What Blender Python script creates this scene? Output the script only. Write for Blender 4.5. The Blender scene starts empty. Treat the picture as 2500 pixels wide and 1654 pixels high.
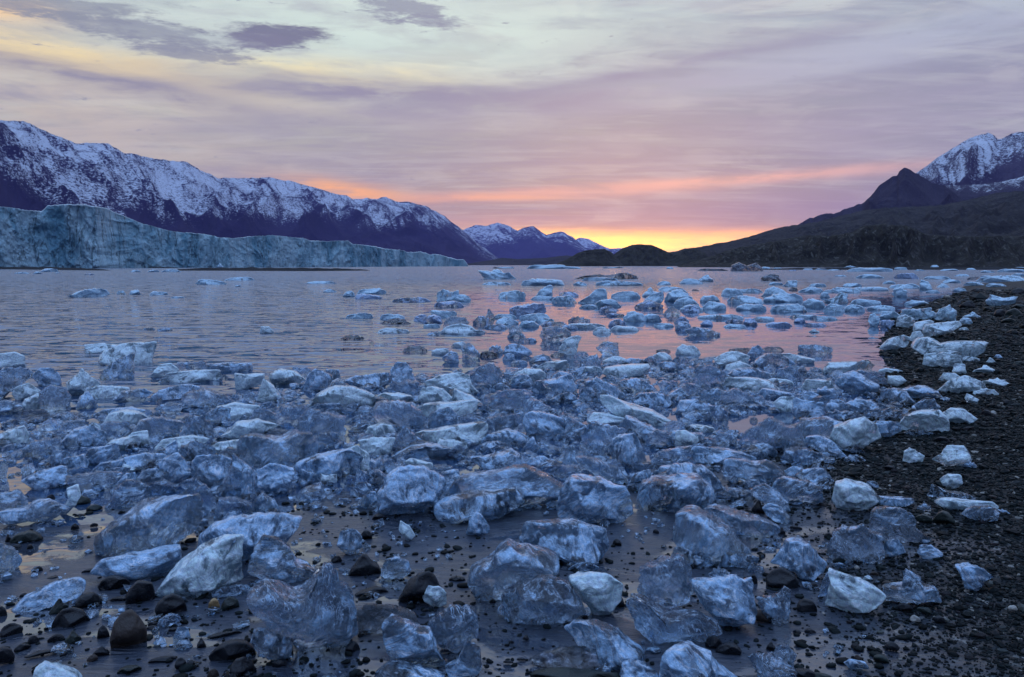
import bpy, math, random
import numpy as np
from math import radians, sin, cos, tan, atan, atan2, pi

# ------------------------------------------------------------------ camera
SC = bpy.context.scene
COL = SC.collection
W0, H0, F0, HORIZ = 2500.0, 1654.0, 1962.0, 647.0
CAM_H = 1.4
PITCH = atan((827 - HORIZ) / F0)
cam_d = bpy.data.cameras.new('camera')
cam_d.sensor_width = 36; cam_d.lens = 36 * F0 / W0
cam_d.clip_start = 0.05; cam_d.clip_end = 90000
cam = bpy.data.objects.new('camera', cam_d); COL.objects.link(cam)
cam.location = (0, 0, CAM_H); cam.rotation_euler = (pi / 2 - PITCH, 0, 0)
SC.camera = cam
SC.view_settings.view_transform = 'Standard'
SC.view_settings.look = 'None'
SC.view_settings.gamma = 1
SC.view_settings.exposure = 0.27
cy_ = SC.cycles
cy_.max_bounces = 9; cy_.transmission_bounces = 8; cy_.glossy_bounces = 4; cy_.diffuse_bounces = 3
cy_.volume_bounces = 0; cy_.transparent_max_bounces = 6
cy_.caustics_reflective = False; cy_.caustics_refractive = False
cy_.sample_clamp_indirect = 4.0
cy_.use_denoising = True

def lin(c):
    o = []
    for v in c[:3]:
        v = v / 255.0
        o.append(v / 12.92 if v <= 0.04045 else ((v + 0.055) / 1.055) ** 2.4)
    return tuple(o) + (1.0,)

class NT:
    """small helper to write node graphs"""
    def __init__(s, tree): s.t = tree; s.n = tree.nodes; s.l = tree.links
    def new(s, typ, **kw):
        n = s.n.new(typ)
        for k, v in kw.items(): setattr(n, k, v)
        return n
    def put(s, sock, v):
        if isinstance(v, bpy.types.NodeSocket): s.l.new(v, sock)
        elif v is not None: sock.default_value = v
    def m(s, op, a, b=None, c=None, clamp=False):
        n = s.new('ShaderNodeMath', operation=op); n.use_clamp = clamp
        s.put(n.inputs[0], a)
        if b is not None: s.put(n.inputs[1], b)
        if c is not None: s.put(n.inputs[2], c)
        return n.outputs[0]
    def xyz(s, x, y, z):
        n = s.new('ShaderNodeCombineXYZ')
        s.put(n.inputs[0], x); s.put(n.inputs[1], y); s.put(n.inputs[2], z); return n.outputs[0]
    def sep(s, v):
        n = s.new('ShaderNodeSeparateXYZ'); s.put(n.inputs[0], v); return n.outputs
    def noise(s, vec, scale, detail=4, rough=0.55, dist=0.0, out=0):
        n = s.new('ShaderNodeTexNoise'); s.put(n.inputs['Vector'], vec); s.put(n.inputs['Scale'], scale)
        n.inputs['Detail'].default_value = detail; n.inputs['Roughness'].default_value = rough
        n.inputs['Distortion'].default_value = dist; return n.outputs[out]
    def vor(s, vec, scale, feature='F1', out='Distance', rnd=1.0):
        n = s.new('ShaderNodeTexVoronoi', feature=feature); s.put(n.inputs['Vector'], vec); s.put(n.inputs['Scale'], scale)
        n.inputs['Randomness'].default_value = rnd
        return n.outputs[out]
    def ss(s, x, a, b, lo=0.0, hi=1.0):
        n = s.new('ShaderNodeMapRange', interpolation_type='SMOOTHSTEP'); s.put(n.inputs[0], x)
        for i, v in enumerate((a, b, lo, hi)): s.put(n.inputs[i + 1], v)
        return n.outputs[0]
    def mix(s, f, a, b, bt='MIX'):
        n = s.new('ShaderNodeMix', data_type='RGBA', blend_type=bt)
        s.put(n.inputs[0], f); s.put(n.inputs[6], a); s.put(n.inputs[7], b); return n.outputs[2]
    def ramp(s, x, stops, interp='LINEAR'):
        n = s.new('ShaderNodeValToRGB'); s.put(n.inputs[0], x); r = n.color_ramp; r.interpolation = interp
        while len(r.elements) < len(stops): r.elements.new(0.5)
        for e, (p, c) in zip(r.elements, stops): e.position = p; e.color = c if len(c) == 4 else tuple(c) + (1,)
        return n.outputs[0]
    def mapv(s, vec, scale=(1, 1, 1), loc=(0, 0, 0), rot=(0, 0, 0)):
        n = s.new('ShaderNodeMapping'); s.put(n.inputs[0], vec)
        n.inputs['Scale'].default_value = scale; n.inputs['Location'].default_value = loc; n.inputs['Rotation'].default_value = rot
        return n.outputs[0]
    def bump(s, h, strength, dist, normal=None):
        n = s.new('ShaderNodeBump'); s.put(n.inputs['Strength'], strength); s.put(n.inputs['Distance'], dist)
        s.put(n.inputs['Height'], h)
        if normal is not None: s.put(n.inputs['Normal'], normal)
        return n.outputs[0]

# ------------------------------------------------------------------ sky
SUN_EL, SUN_AZ = radians(2.0), atan((1520 - 1250) / F0)
world = bpy.data.worlds.new('World'); SC.world = world; world.use_nodes = True
def build_sky():
    t = world.node_tree; t.nodes.clear(); g = NT(t)
    tc = g.new('ShaderNodeTexCoord').outputs['Generated']
    d = g.sep(tc); x, y, z = d[0], d[1], d[2]
    az = g.m('ARCTAN2', x, y)
    el = g.m('ARCSINE', g.m('MINIMUM', g.m('MAXIMUM', z, -1), 1))
    # coordinates on a cloud sheet overhead, so streaks converge with distance
    zz = g.m('ADD', g.m('MAXIMUM', z, 0), 0.07)
    pl = g.xyz(g.m('DIVIDE', x, zz), g.m('DIVIDE', y, zz), 0)
    plr = g.mapv(pl, rot=(0, 0, radians(-12)), scale=(0.32, 1.0, 1))
    n1 = g.noise(plr, 1.1, 6, 0.55, 0.4)
    n2 = g.noise(g.mapv(pl, rot=(0, 0, radians(-18)), scale=(0.5, 2.2, 1), loc=(3, 1, 0)), 2.2, 6, 0.6, 0.3)
    ang = g.xyz(az, g.m('MULTIPLY', el, 3.5), 0)
    n3 = g.noise(ang, 9.0, 6, 0.62, 0.3)
    n4 = g.noise(g.mapv(ang, scale=(1, 2.2, 1), loc=(5, 2, 0), rot=(0, 0, radians(6))), 5.0, 5, 0.6, 0.2)
    jit = g.m('MULTIPLY', g.m('SUBTRACT', n3, 0.5), 1.0)
    # base by elevation; unseen overhead bands brightened beyond real dusk to light the foreground
    R = lambda e: max(0.0, min(1.0, radians(e) / (pi / 2)))
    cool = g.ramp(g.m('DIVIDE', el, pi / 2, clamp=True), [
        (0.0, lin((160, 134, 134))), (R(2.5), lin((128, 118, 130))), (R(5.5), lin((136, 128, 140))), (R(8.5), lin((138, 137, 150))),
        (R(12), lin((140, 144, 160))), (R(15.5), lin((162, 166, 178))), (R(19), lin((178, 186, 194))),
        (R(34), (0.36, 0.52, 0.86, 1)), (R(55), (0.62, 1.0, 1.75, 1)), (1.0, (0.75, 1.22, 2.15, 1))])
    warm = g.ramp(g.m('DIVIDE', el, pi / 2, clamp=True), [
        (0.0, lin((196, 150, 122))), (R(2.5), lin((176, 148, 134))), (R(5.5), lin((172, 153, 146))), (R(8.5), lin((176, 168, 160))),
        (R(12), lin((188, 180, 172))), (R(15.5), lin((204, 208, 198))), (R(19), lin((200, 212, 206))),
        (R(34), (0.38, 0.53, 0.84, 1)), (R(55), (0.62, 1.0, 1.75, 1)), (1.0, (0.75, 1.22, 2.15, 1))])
    wf = g.ss(g.m('ADD', az, g.m('MULTIPLY', jit, 0.5)), radians(-22), radians(20), 1.0, 0.0)
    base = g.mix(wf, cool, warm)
    # the sky behind the viewer is dusk blue
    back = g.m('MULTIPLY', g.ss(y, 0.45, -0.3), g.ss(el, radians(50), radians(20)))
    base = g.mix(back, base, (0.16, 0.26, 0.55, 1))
    # thin cloud sheet: darker violet grey and paler bands
    cl = g.ss(n1, 0.44, 0.58)
    base = g.mix(g.m('MULTIPLY', cl, 0.42), base, lin((143, 132, 156)))
    c2 = g.ss(n2, 0.48, 0.62)
    base = g.mix(g.m('MULTIPLY', c2, 0.28), base, lin((214, 208, 206)))
    c3 = g.m('MULTIPLY', g.ss(n4, 0.48, 0.62), g.ss(el, radians(26), radians(16)))
    base = g.mix(g.m('MULTIPLY', c3, 0.35), base, lin((148, 134, 158)))
    n5 = g.noise(g.mapv(ang, scale=(1, 1.9, 1), loc=(1, 7, 0), rot=(0, 0, radians(10))), 6.5, 5, 0.60, 1.4)
    n6 = g.noise(g.mapv(pl, rot=(0, 0, radians(-22)), scale=(0.6, 1.7, 1), loc=(9, 4, 0)), 2.2, 6, 0.60, 0.9)
    vis = g.ss(el, radians(30), radians(18))
    base = g.mix(g.m('MULTIPLY', g.m('MULTIPLY', g.ss(n5, 0.46, 0.64), 0.24), vis), base, lin((232, 220, 210)))
    base = g.mix(g.m('MULTIPLY', g.m('MULTIPLY', g.ss(n6, 0.47, 0.62), 0.42), vis), base, lin((132, 126, 152)))
    n7 = g.noise(g.mapv(ang, scale=(1, 1.3, 1), loc=(2, 3, 0), rot=(0, 0, radians(-8))), 26.0, 7, 0.7, 0.3)
    def blob(px, py, sx, sy, slope, col, amt, jx=0.10, jy=0.035, lit=None, rag=0):
        nonlocal base
        a0 = atan((px - 1250) / F0); e0 = atan((HORIZ - py) / F0 * cos(a0))
        sa = sx / F0; se = sy / F0
        u = g.m('SUBTRACT', g.m('ADD', az, g.m('MULTIPLY', jit, jx)), a0)
        e = g.m('SUBTRACT', g.m('ADD', el, g.m('MULTIPLY', g.m('SUBTRACT', n4, 0.5), jy)), e0)
        e = g.m('SUBTRACT', e, g.m('MULTIPLY', u, slope))
        q = g.m('ADD', g.m('POWER', g.m('ABSOLUTE', g.m('DIVIDE', u, sa)), 2.0), g.m('POWER', g.m('ABSOLUTE', g.m('DIVIDE', e, se)), 2.0))
        f = g.m('EXPONENT', g.m('MULTIPLY', q, -0.7))
        if rag: f = g.m('MULTIPLY', g.ss(g.m('ADD', f, g.m('MULTIPLY', g.m('SUBTRACT', n7, 0.5), rag)), 0.28, 0.80), amt)
        else: f = g.m('MULTIPLY', f, g.m('MULTIPLY', g.ss(g.m('ADD', n3, g.m('MULTIPLY', g.m('SUBTRACT', n5, 0.5), 0.6)), 0.3, 0.62, 0.45, 1.25), amt), clamp=True)
        base = g.mix(f, base, lit or lin(col))
    # pale opening of the upper sky, yellow lit fringes
    blob(1000, 90, 560, 95, -0.03, (214, 222, 212), 0.75)
    blob(250, 330, 380, 75, -0.10, (220, 192, 170), 0.6)
    blob(150, 150, 320, 26, -0.08, (255, 220, 160), 1.0)
    blob(830, 192, 230, 24, -0.02, (250, 226, 176), 0.8)
    blob(20, 38, 110, 26, 0, (255, 206, 150), 0.9)
    blob(520, 260, 420, 26, -0.06, (226, 202, 178), 0.55)
    blob(1650, 225, 420, 26, 0.09, (186, 184, 200), 0.6)
    blob(2150, 130, 420, 40, 0.10, (184, 186, 204), 0.55)
    # grey violet clouds
    blob(195, 46, 165, 24, 0.03, (134, 132, 146), 0.72, 0.04, 0.03, rag=2.4)
    blob(340, 92, 200, 24, -0.06, (136, 134, 148), 0.70, 0.04, 0.03, rag=2.4)
    blob(480, 142, 140, 20, -0.06, (134, 130, 146), 0.78, 0.04, 0.03, rag=2.2)
    blob(688, 103, 110, 22, -0.02, (108, 104, 128), 0.95, 0.06, 0.03, rag=1.8)
    blob(640, 112, 60, 16, -0.02, (120, 114, 136), 0.8, 0.06, 0.03, rag=1.8)
    blob(1005, 45, 95, 26, -0.08, (134, 132, 152), 0.8, 0.08, 0.04, rag=2.4)
    blob(1060, 72, 70, 10, -0.05, (140, 138, 156), 0.7, 0.08, 0.03, rag=2.4)
    blob(320, 215, 330, 20, -0.14, (146, 134, 150), 0.8)
    blob(950, 240, 430, 22, -0.02, (143, 133, 154), 0.85)
    blob(1550, 190, 480, 18, 0.13, (140, 134, 160), 0.7)
    blob(1400, 340, 700, 60, 0.04, (146, 138, 154), 0.6)
    blob(1250, 270, 500, 22, 0.10, (146, 136, 158), 0.6)
    base = g.mix(g.ss(el, radians(26), radians(14)), base, g.mix(1.0, base, (0.86, 0.955, 0.95, 1), 'MULTIPLY'))
    # low sunset bands
    blob(1850, 439, 330, 12, 0.045, (250, 180, 150), 0.95, 0.06, 0.012)
    blob(1400, 470, 260, 8, 0.04, (222, 160, 142), 0.45, 0.06, 0.012)
    blob(1200, 486, 170, 9, 0.01, (244, 172, 126), 0.8, 0.06, 0.012)
    blob(850, 468, 120, 17, -0.10, (255, 176, 96), 1.0, 0.06, 0.012)
    blob(1120, 545, 200, 16, 0, (232, 166, 128), 0.35, 0.06, 0.012)
    blob(1590, 574, 300, 12, 0.0, None, 0.95, 0.08, 0.012, lit=(1.5, 0.70, 0.16, 1))
    blob(1480, 586, 250, 16, 0.0, None, 1.0, 0.08, 0.010, lit=(2.2, 1.15, 0.20, 1))
    blob(1600, 600, 150, 14, 0.0, None, 0.9, 0.08, 0.006, lit=(2.4, 1.4, 0.3, 1))
    blob(1750, 566, 170, 5, 0.0, (160, 118, 128), 0.7, 0.06, 0.008)
    blob(2250, 330, 420, 150, 0.0, (152, 149, 170), 0.45)
    blob(2000, 530, 330, 50, 0.0, (142, 128, 152), 0.45)
    blob(1640, 571, 260, 6, 0.0, None, 0.9, 0.08, 0.010, lit=(1.6, 0.72, 0.20, 1))
    blob(1500, 592, 230, 12, 0.0, None, 0.7, 0.08, 0.010, lit=(2.2, 1.15, 0.20, 1))
    below = g.ss(el, radians(-0.1), radians(-3.0))
    base = g.mix(below, base, (0.03, 0.04, 0.07, 1))
    ns = g.new('ShaderNodeTexSky', sky_type='NISHITA'); ns.sun_disc = False
    ns.sun_elevation = SUN_EL; ns.sun_rotation = SUN_AZ
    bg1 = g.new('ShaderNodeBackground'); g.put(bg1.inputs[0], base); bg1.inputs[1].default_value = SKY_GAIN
    bg2 = g.new('ShaderNodeBackground'); g.put(bg2.inputs[0], ns.outputs[0]); bg2.inputs[1].default_value = 0.02
    add = g.new('ShaderNodeAddShader'); t.links.new(bg1.outputs[0], add.inputs[0]); t.links.new(bg2.outputs[0], add.inputs[1])
    o = g.new('ShaderNodeOutputWorld'); t.links.new(add.outputs[0], o.inputs[0])
SKY_GAIN = 1.0
build_sky()

sun_d = bpy.data.lights.new('sun', 'SUN'); sun_d.energy = 0.05; sun_d.angle = radians(2.0); sun_d.color = (1.0, 0.62, 0.38)
sun = bpy.data.objects.new('sun', sun_d); COL.objects.link(sun)
_el = radians(0.3)
sun.rotation_euler = (pi / 2 - _el, 0, -SUN_AZ + pi)

# ------------------------------------------------------------------ helpers
def ray(px, py):
    """direction through a point of the photograph, forward component 1 along the camera axis"""
    u = (px - W0 / 2) / F0; v = -(py - H0 / 2) / F0
    return np.array([u, cos(PITCH) + v * sin(PITCH), v * cos(PITCH) - sin(PITCH)])
def on_plane(px, py, z=0.0):
    r = ray(px, py); t = (z - CAM_H) / r[2]
    return r * t + np.array([0, 0, CAM_H]), t

def hash3(ix, iy, iz, seed):
    h = (ix.astype(np.int64) * 374761393 + iy.astype(np.int64) * 668265263 + iz.astype(np.int64) * 2147483647 + int(seed) * 974711) & 0xffffffff
    h = ((h ^ (h >> 13)) * 1274126177) & 0xffffffff
    h = ((h ^ (h >> 16)) * 2246822519) & 0xffffffff
    return ((h ^ (h >> 15)) & 0xffffff) / float(0xffffff)
def vnoise(p, seed=0):
    i = np.floor(p).astype(np.int64); f = p - i; f = f * f * f * (f * (f * 6 - 15) + 10)
    r = 0
    for dx in (0, 1):
        wx = f[:, 0] if dx else 1 - f[:, 0]
        for dy in (0, 1):
            wy = f[:, 1] if dy else 1 - f[:, 1]
            for dz in (0, 1):
                wz = f[:, 2] if dz else 1 - f[:, 2]
                r = r + wx * wy * wz * hash3(i[:, 0] + dx, i[:, 1] + dy, i[:, 2] + dz, seed)
    return r * 2 - 1
def fbm(p, oct=4, gain=0.5, lac=2.03, seed=0, ridged=False):
    a, s, n = 1.0, 0.0, 0.0
    w = 1.0
    for o in range(oct):
        v = vnoise(p, seed + o * 17)
        if ridged:
            v = (1 - np.abs(v)) ** 2 * w; w = np.clip(v * 1.6, 0, 1); v = v * 2 - 1 if o == 0 else v
        s = s + a * v; n += a; a *= gain; p = p * lac + 11.3
    return s / n
def worley(p, seed=0):
    i = np.floor(p).astype(np.int64); best = np.full(len(p), 9.0); sec = np.full(len(p), 9.0)
    for dx in (-1, 0, 1):
        for dy in (-1, 0, 1):
            for dz in (-1, 0, 1):
                c = i + (dx, dy, dz)
                q = np.stack([hash3(c[:, 0], c[:, 1], c[:, 2], seed + k) for k in (1, 2, 3)], 1) + c
                dd = np.sqrt(((q - p) ** 2).sum(1))
                sec = np.minimum(sec, np.maximum(best, dd)); best = np.minimum(best, dd)
    return best, sec

def mesh_obj(name, verts, faces, mat=None, smooth=True, attrs=None):
    me = bpy.data.meshes.new(name)
    verts = np.ascontiguousarray(verts, dtype=np.float32); faces = np.ascontiguousarray(faces, dtype=np.int32)
    k = faces.shape[1]
    me.vertices.add(len(verts)); me.vertices.foreach_set('co', verts.ravel())
    me.loops.add(faces.size); me.loops.foreach_set('vertex_index', faces.ravel())
    me.polygons.add(len(faces)); me.polygons.foreach_set('loop_start', np.arange(0, faces.size, k, dtype=np.int32))
    me.polygons.foreach_set('use_smooth', np.full(len(faces), smooth, dtype=bool))
    me.update(calc_edges=True)
    if attrs:
        for an, av in attrs.items():
            a = me.attributes.new(an, 'FLOAT', 'POINT'); a.data.foreach_set('value', np.ascontiguousarray(av, dtype=np.float32))
    if mat: me.materials.append(mat)
    o = bpy.data.objects.new(name, me); COL.objects.link(o); return o
def grid_faces(nu, nv):
    i = np.arange(nu - 1)[:, None] * nv + np.arange(nv - 1)[None, :]
    i = i.ravel(); return np.stack([i, i + 1, i + nv + 1, i + nv], 1)
def kind(o, k, label=None):
    o['kind'] = k
    if label: o['label'] = label
    return o
def tag(o, label, cat, group=None):
    o['label'] = label; o['category'] = cat
    if group: o['group'] = group
    return o
def new_mat(name):
    m = bpy.data.materials.new(name); m.use_nodes = True; t = m.node_tree; t.nodes.clear()
    g = NT(t); out = g.new('ShaderNodeOutputMaterial'); return m, g, out
def pbsdf(g, **kw):
    n = g.new('ShaderNodeBsdfPrincipled')
    for k, v in kw.items(): g.put(n.inputs[k.replace('_', ' ')], v)
    return n

# ------------------------------------------------------------------ shoreline
SHORE_PX = [(-900, 1290), (-300, 1232), (0, 1218), (150, 1212), (300, 1222), (600, 1222), (900, 1205), (1200, 1185), (1500, 1145), (1800, 1112),
            (1950, 1092), (2050, 1062), (2100, 1022), (2140, 965), (2190, 915), (2188, 880), (2166, 850), (2185, 800),
            (2195, 776), (2240, 752), (2300, 736), (2342, 716), (2352, 700), (2400, 692), (2500, 688), (2750, 683), (3300, 680)]
SHORE = np.array([on_plane(a, b)[0][:2] for a, b in SHORE_PX])
LAND = np.vstack([SHORE, [[400, 40], [400, -60], [-60, -60], [-12, -8]]])
def signed(P):
    """distance to the waterline, positive on land"""
    out = np.full(len(P), 1e9)
    for a, b in zip(SHORE[:-1], SHORE[1:]):
        ab = b - a; t = np.clip(((P - a) @ ab) / (ab @ ab), 0, 1)
        out = np.minimum(out, np.sqrt((((a + t[:, None] * ab) - P) ** 2).sum(1)))
    ins = np.zeros(len(P), bool); n = len(LAND); j = n - 1
    for i in range(n):
        a, b = LAND[i], LAND[j]
        c = ((a[1] > P[:, 1]) != (b[1] > P[:, 1])) & (P[:, 0] < (b[0] - a[0]) * (P[:, 1] - a[1]) / (b[1] - a[1] + 1e-12) + a[0])
        ins ^= c; j = i
    return np.where(ins, out, -out)
def gravel_mask(P):
    """1 on the pebble bank at the right, 0 on the wet sand"""
    edge = np.interp(P[:, 1], [2.0, 3.2, 4.2, 5.2, 7.0, 12, 60], [1.15, 1.75, 2.05, 1.9, 2.2, 3.2, 10])
    wob = 0.35 * vnoise(np.column_stack([P * 1.3, np.zeros(len(P))]), 5) + 0.2 * vnoise(np.column_stack([P * 4.1, np.zeros(len(P))]), 9)
    s = (P[:, 0] - edge + wob) / 0.30
    return 1 / (1 + np.exp(-np.clip(s, -30, 30)))
def terrain_z(P, fine=True):
    d = signed(P); gm = gravel_mask(P)
    k = 1 / (1 + np.exp(-np.clip((P[:, 0] - 2.6) / 0.6, -30, 30)))
    z = np.where(d > 0, d * (0.014 + 0.07 * k), d * (0.045 + 0.03 * k))
    z = np.where(d > 0, 0.62 * np.tanh(z / 0.62), np.maximum(z, -2.5))
    if fine:
        Q = np.column_stack([P, np.zeros(len(P))])
        near = np.exp(-np.maximum(np.hypot(P[:, 0], P[:, 1]) - 6, 0) / 8)
        z = z + near * (0.012 * fbm(Q * 1.6, 3, seed=3) + 0.006 * fbm(Q * np.array([5, 11, 1]), 3, seed=4) * (1 - gm))
        z = z + gm * 0.018 * fbm(Q * 7, 3, seed=8)
    return z
def tz(x, y): return float(terrain_z(np.array([[x, y]]))[0])
# ------------------------------------------------------------------ materials
def mat_water():
    m, g, out = new_mat('bay_water')
    co = g.new('ShaderNodeNewGeometry').outputs['Position']
    s = g.sep(co)
    # wind ripples on the open water at left, calm between the ice at right
    calm = g.noise(g.mapv(co, scale=(0.12, 0.05, 1)), 1.0, 3)
    lr = g.m('DIVIDE', s[0], g.m('ADD', g.m('ABSOLUTE', s[1]), 1))
    wind = g.ss(g.m('ADD', lr, g.m('MULTIPLY', g.m('SUBTRACT', calm, 0.5), 0.35)), 0.02, -0.34, 0.06, 1.0)
    near = g.ss(s[1], 5.5, 11.0, 0.12, 1.0)
    far = g.ss(s[1], 200.0, 20.0, 0.8, 1.0)
    open_ = g.ss(s[1], 22.0, 80.0, 0.0, 0.75)
    amp = g.m('MULTIPLY', g.m('MULTIPLY', g.m('MAXIMUM', wind, open_), near), g.ss(s[1], 20.0, 90.0, 1.0, 2.3))
    def facet(scale, det, sx, sy, loc, rot, amp_):
        c = g.noise(g.mapv(co, scale=(sx, sy, 1), loc=loc, rot=(0, 0, rot)), scale, det, 0.55, 0.25, out=1)
        q = g.sep(c)
        return (g.m('MULTIPLY', g.m('SUBTRACT', q[0], 0.5), g.m('MULTIPLY', amp_, 0.45)), g.m('MULTIPLY', g.m('SUBTRACT', q[1], 0.5), amp_))
    f1 = facet(1.9, 3, 0.8, 2.3, (0, 0, 0), 0.10, g.m('MULTIPLY', amp, 2.3))
    f2 = facet(5.5, 2, 0.9, 1.8, (3, 5, 0), -0.2, g.m('MULTIPLY', amp, 1.2))
    f3 = facet(0.9, 3, 0.7, 1.6, (7, 1, 0), 0.05, g.m('ADD', g.m('MULTIPLY', amp, 0.25), 0.012))
    nx = g.m('ADD', g.m('ADD', f1[0], f2[0]), f3[0]); ny = g.m('SUBTRACT', g.m('ADD', g.m('ADD', f1[1], f2[1]), f3[1]), g.m('MULTIPLY', amp, 0.125))
    vn = g.new('ShaderNodeVectorMath', operation='NORMALIZE'); g.put(vn.inputs[0], g.xyz(nx, ny, 1.0)); b = vn.outputs[0]
    rg = g.ss(s[1], 8.0, 120.0, 0.03, 0.12)
    p = pbsdf(g, Base_Color=(0.016, 0.042, 0.095, 1), Roughness=rg, IOR=2.4)
    g.put(p.inputs['Normal'], b); g.l.new(p.outputs[0], out.inputs[0]); return m

def mat_ground():
    m, g, out = new_mat('beach_ground')
    co = g.new('ShaderNodeNewGeometry').outputs['Position']
    gv = g.new('ShaderNodeAttribute', attribute_name='gravel').outputs['Fac']
    wet = g.noise(g.mapv(co, scale=(1, 1.7, 1), rot=(0, 0, 0.3)), 1.5, 5, 0.6, 0.5)
    pud = g.m('MULTIPLY', g.ss(wet, 0.50, 0.56), g.m('SUBTRACT', 1, gv, clamp=True))
    n = g.noise(co, 9, 6, 0.6); fine = g.noise(co, 160, 3, 0.6)
    sand = g.mix(n, (0.016, 0.024, 0.040, 1), (0.036, 0.050, 0.078, 1))
    sand = g.mix(g.m('MULTIPLY', fine, 0.3), sand, (0.05, 0.055, 0.065, 1))
    vc = g.vor(co, 42, out='Color'); vd = g.vor(co, 42)
    pc = g.ramp(g.sep(vc)[0], [(0, (0.003, 0.005, 0.006, 1)), (0.55, (0.006, 0.011, 0.012, 1)), (0.8, (0.014, 0.012, 0.013, 1)), (0.93, (0.04, 0.052, 0.054, 1)), (1, (0.2, 0.2, 0.19, 1))])
    col = g.mix(gv, sand, pc)
    rip = g.noise(g.mapv(co, scale=(1, 3.2, 1), rot=(0, 0, 0.45)), 7, 5, 0.6, 0.8)
    hs = g.m('ADD', g.m('MULTIPLY', rip, 0.02), g.m('MULTIPLY', fine, 0.0012))
    hs = g.m('MULTIPLY', hs, g.m('SUBTRACT', 1, pud))
    hg = g.m('MULTIPLY', g.m('SUBTRACT', 0.6, vd), 0.014)
    h = g.m('ADD', g.m('MULTIPLY', hs, g.m('SUBTRACT', 1, gv, clamp=True)), g.m('MULTIPLY', hg, gv))
    b = g.bump(h, 1.0, 1.0)
    ro = g.m('ADD', g.m('MULTIPLY', pud, -0.27), g.m('ADD', 0.31, g.m('MULTIPLY', gv, 0.15)))
    p = pbsdf(g, Base_Color=col, Roughness=ro, IOR=1.36)
    g.put(p.inputs['Specular IOR Level'], g.m('SUBTRACT', 0.5, g.m('MULTIPLY', gv, 0.44)))
    g.put(p.inputs['Coat Weight'], g.m('ADD', g.m('MULTIPLY', pud, 0.6), g.m('MULTIPLY', g.m('SUBTRACT', 1, gv, clamp=True), 0.22))); g.put(p.inputs['Coat Roughness'], g.m('SUBTRACT', 0.22, g.m('MULTIPLY', pud, 0.19)))
    p.inputs['Coat IOR'].default_value = 1.6
    g.put(p.inputs['Normal'], b); g.l.new(p.outputs[0], out.inputs[0]); return m

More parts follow.
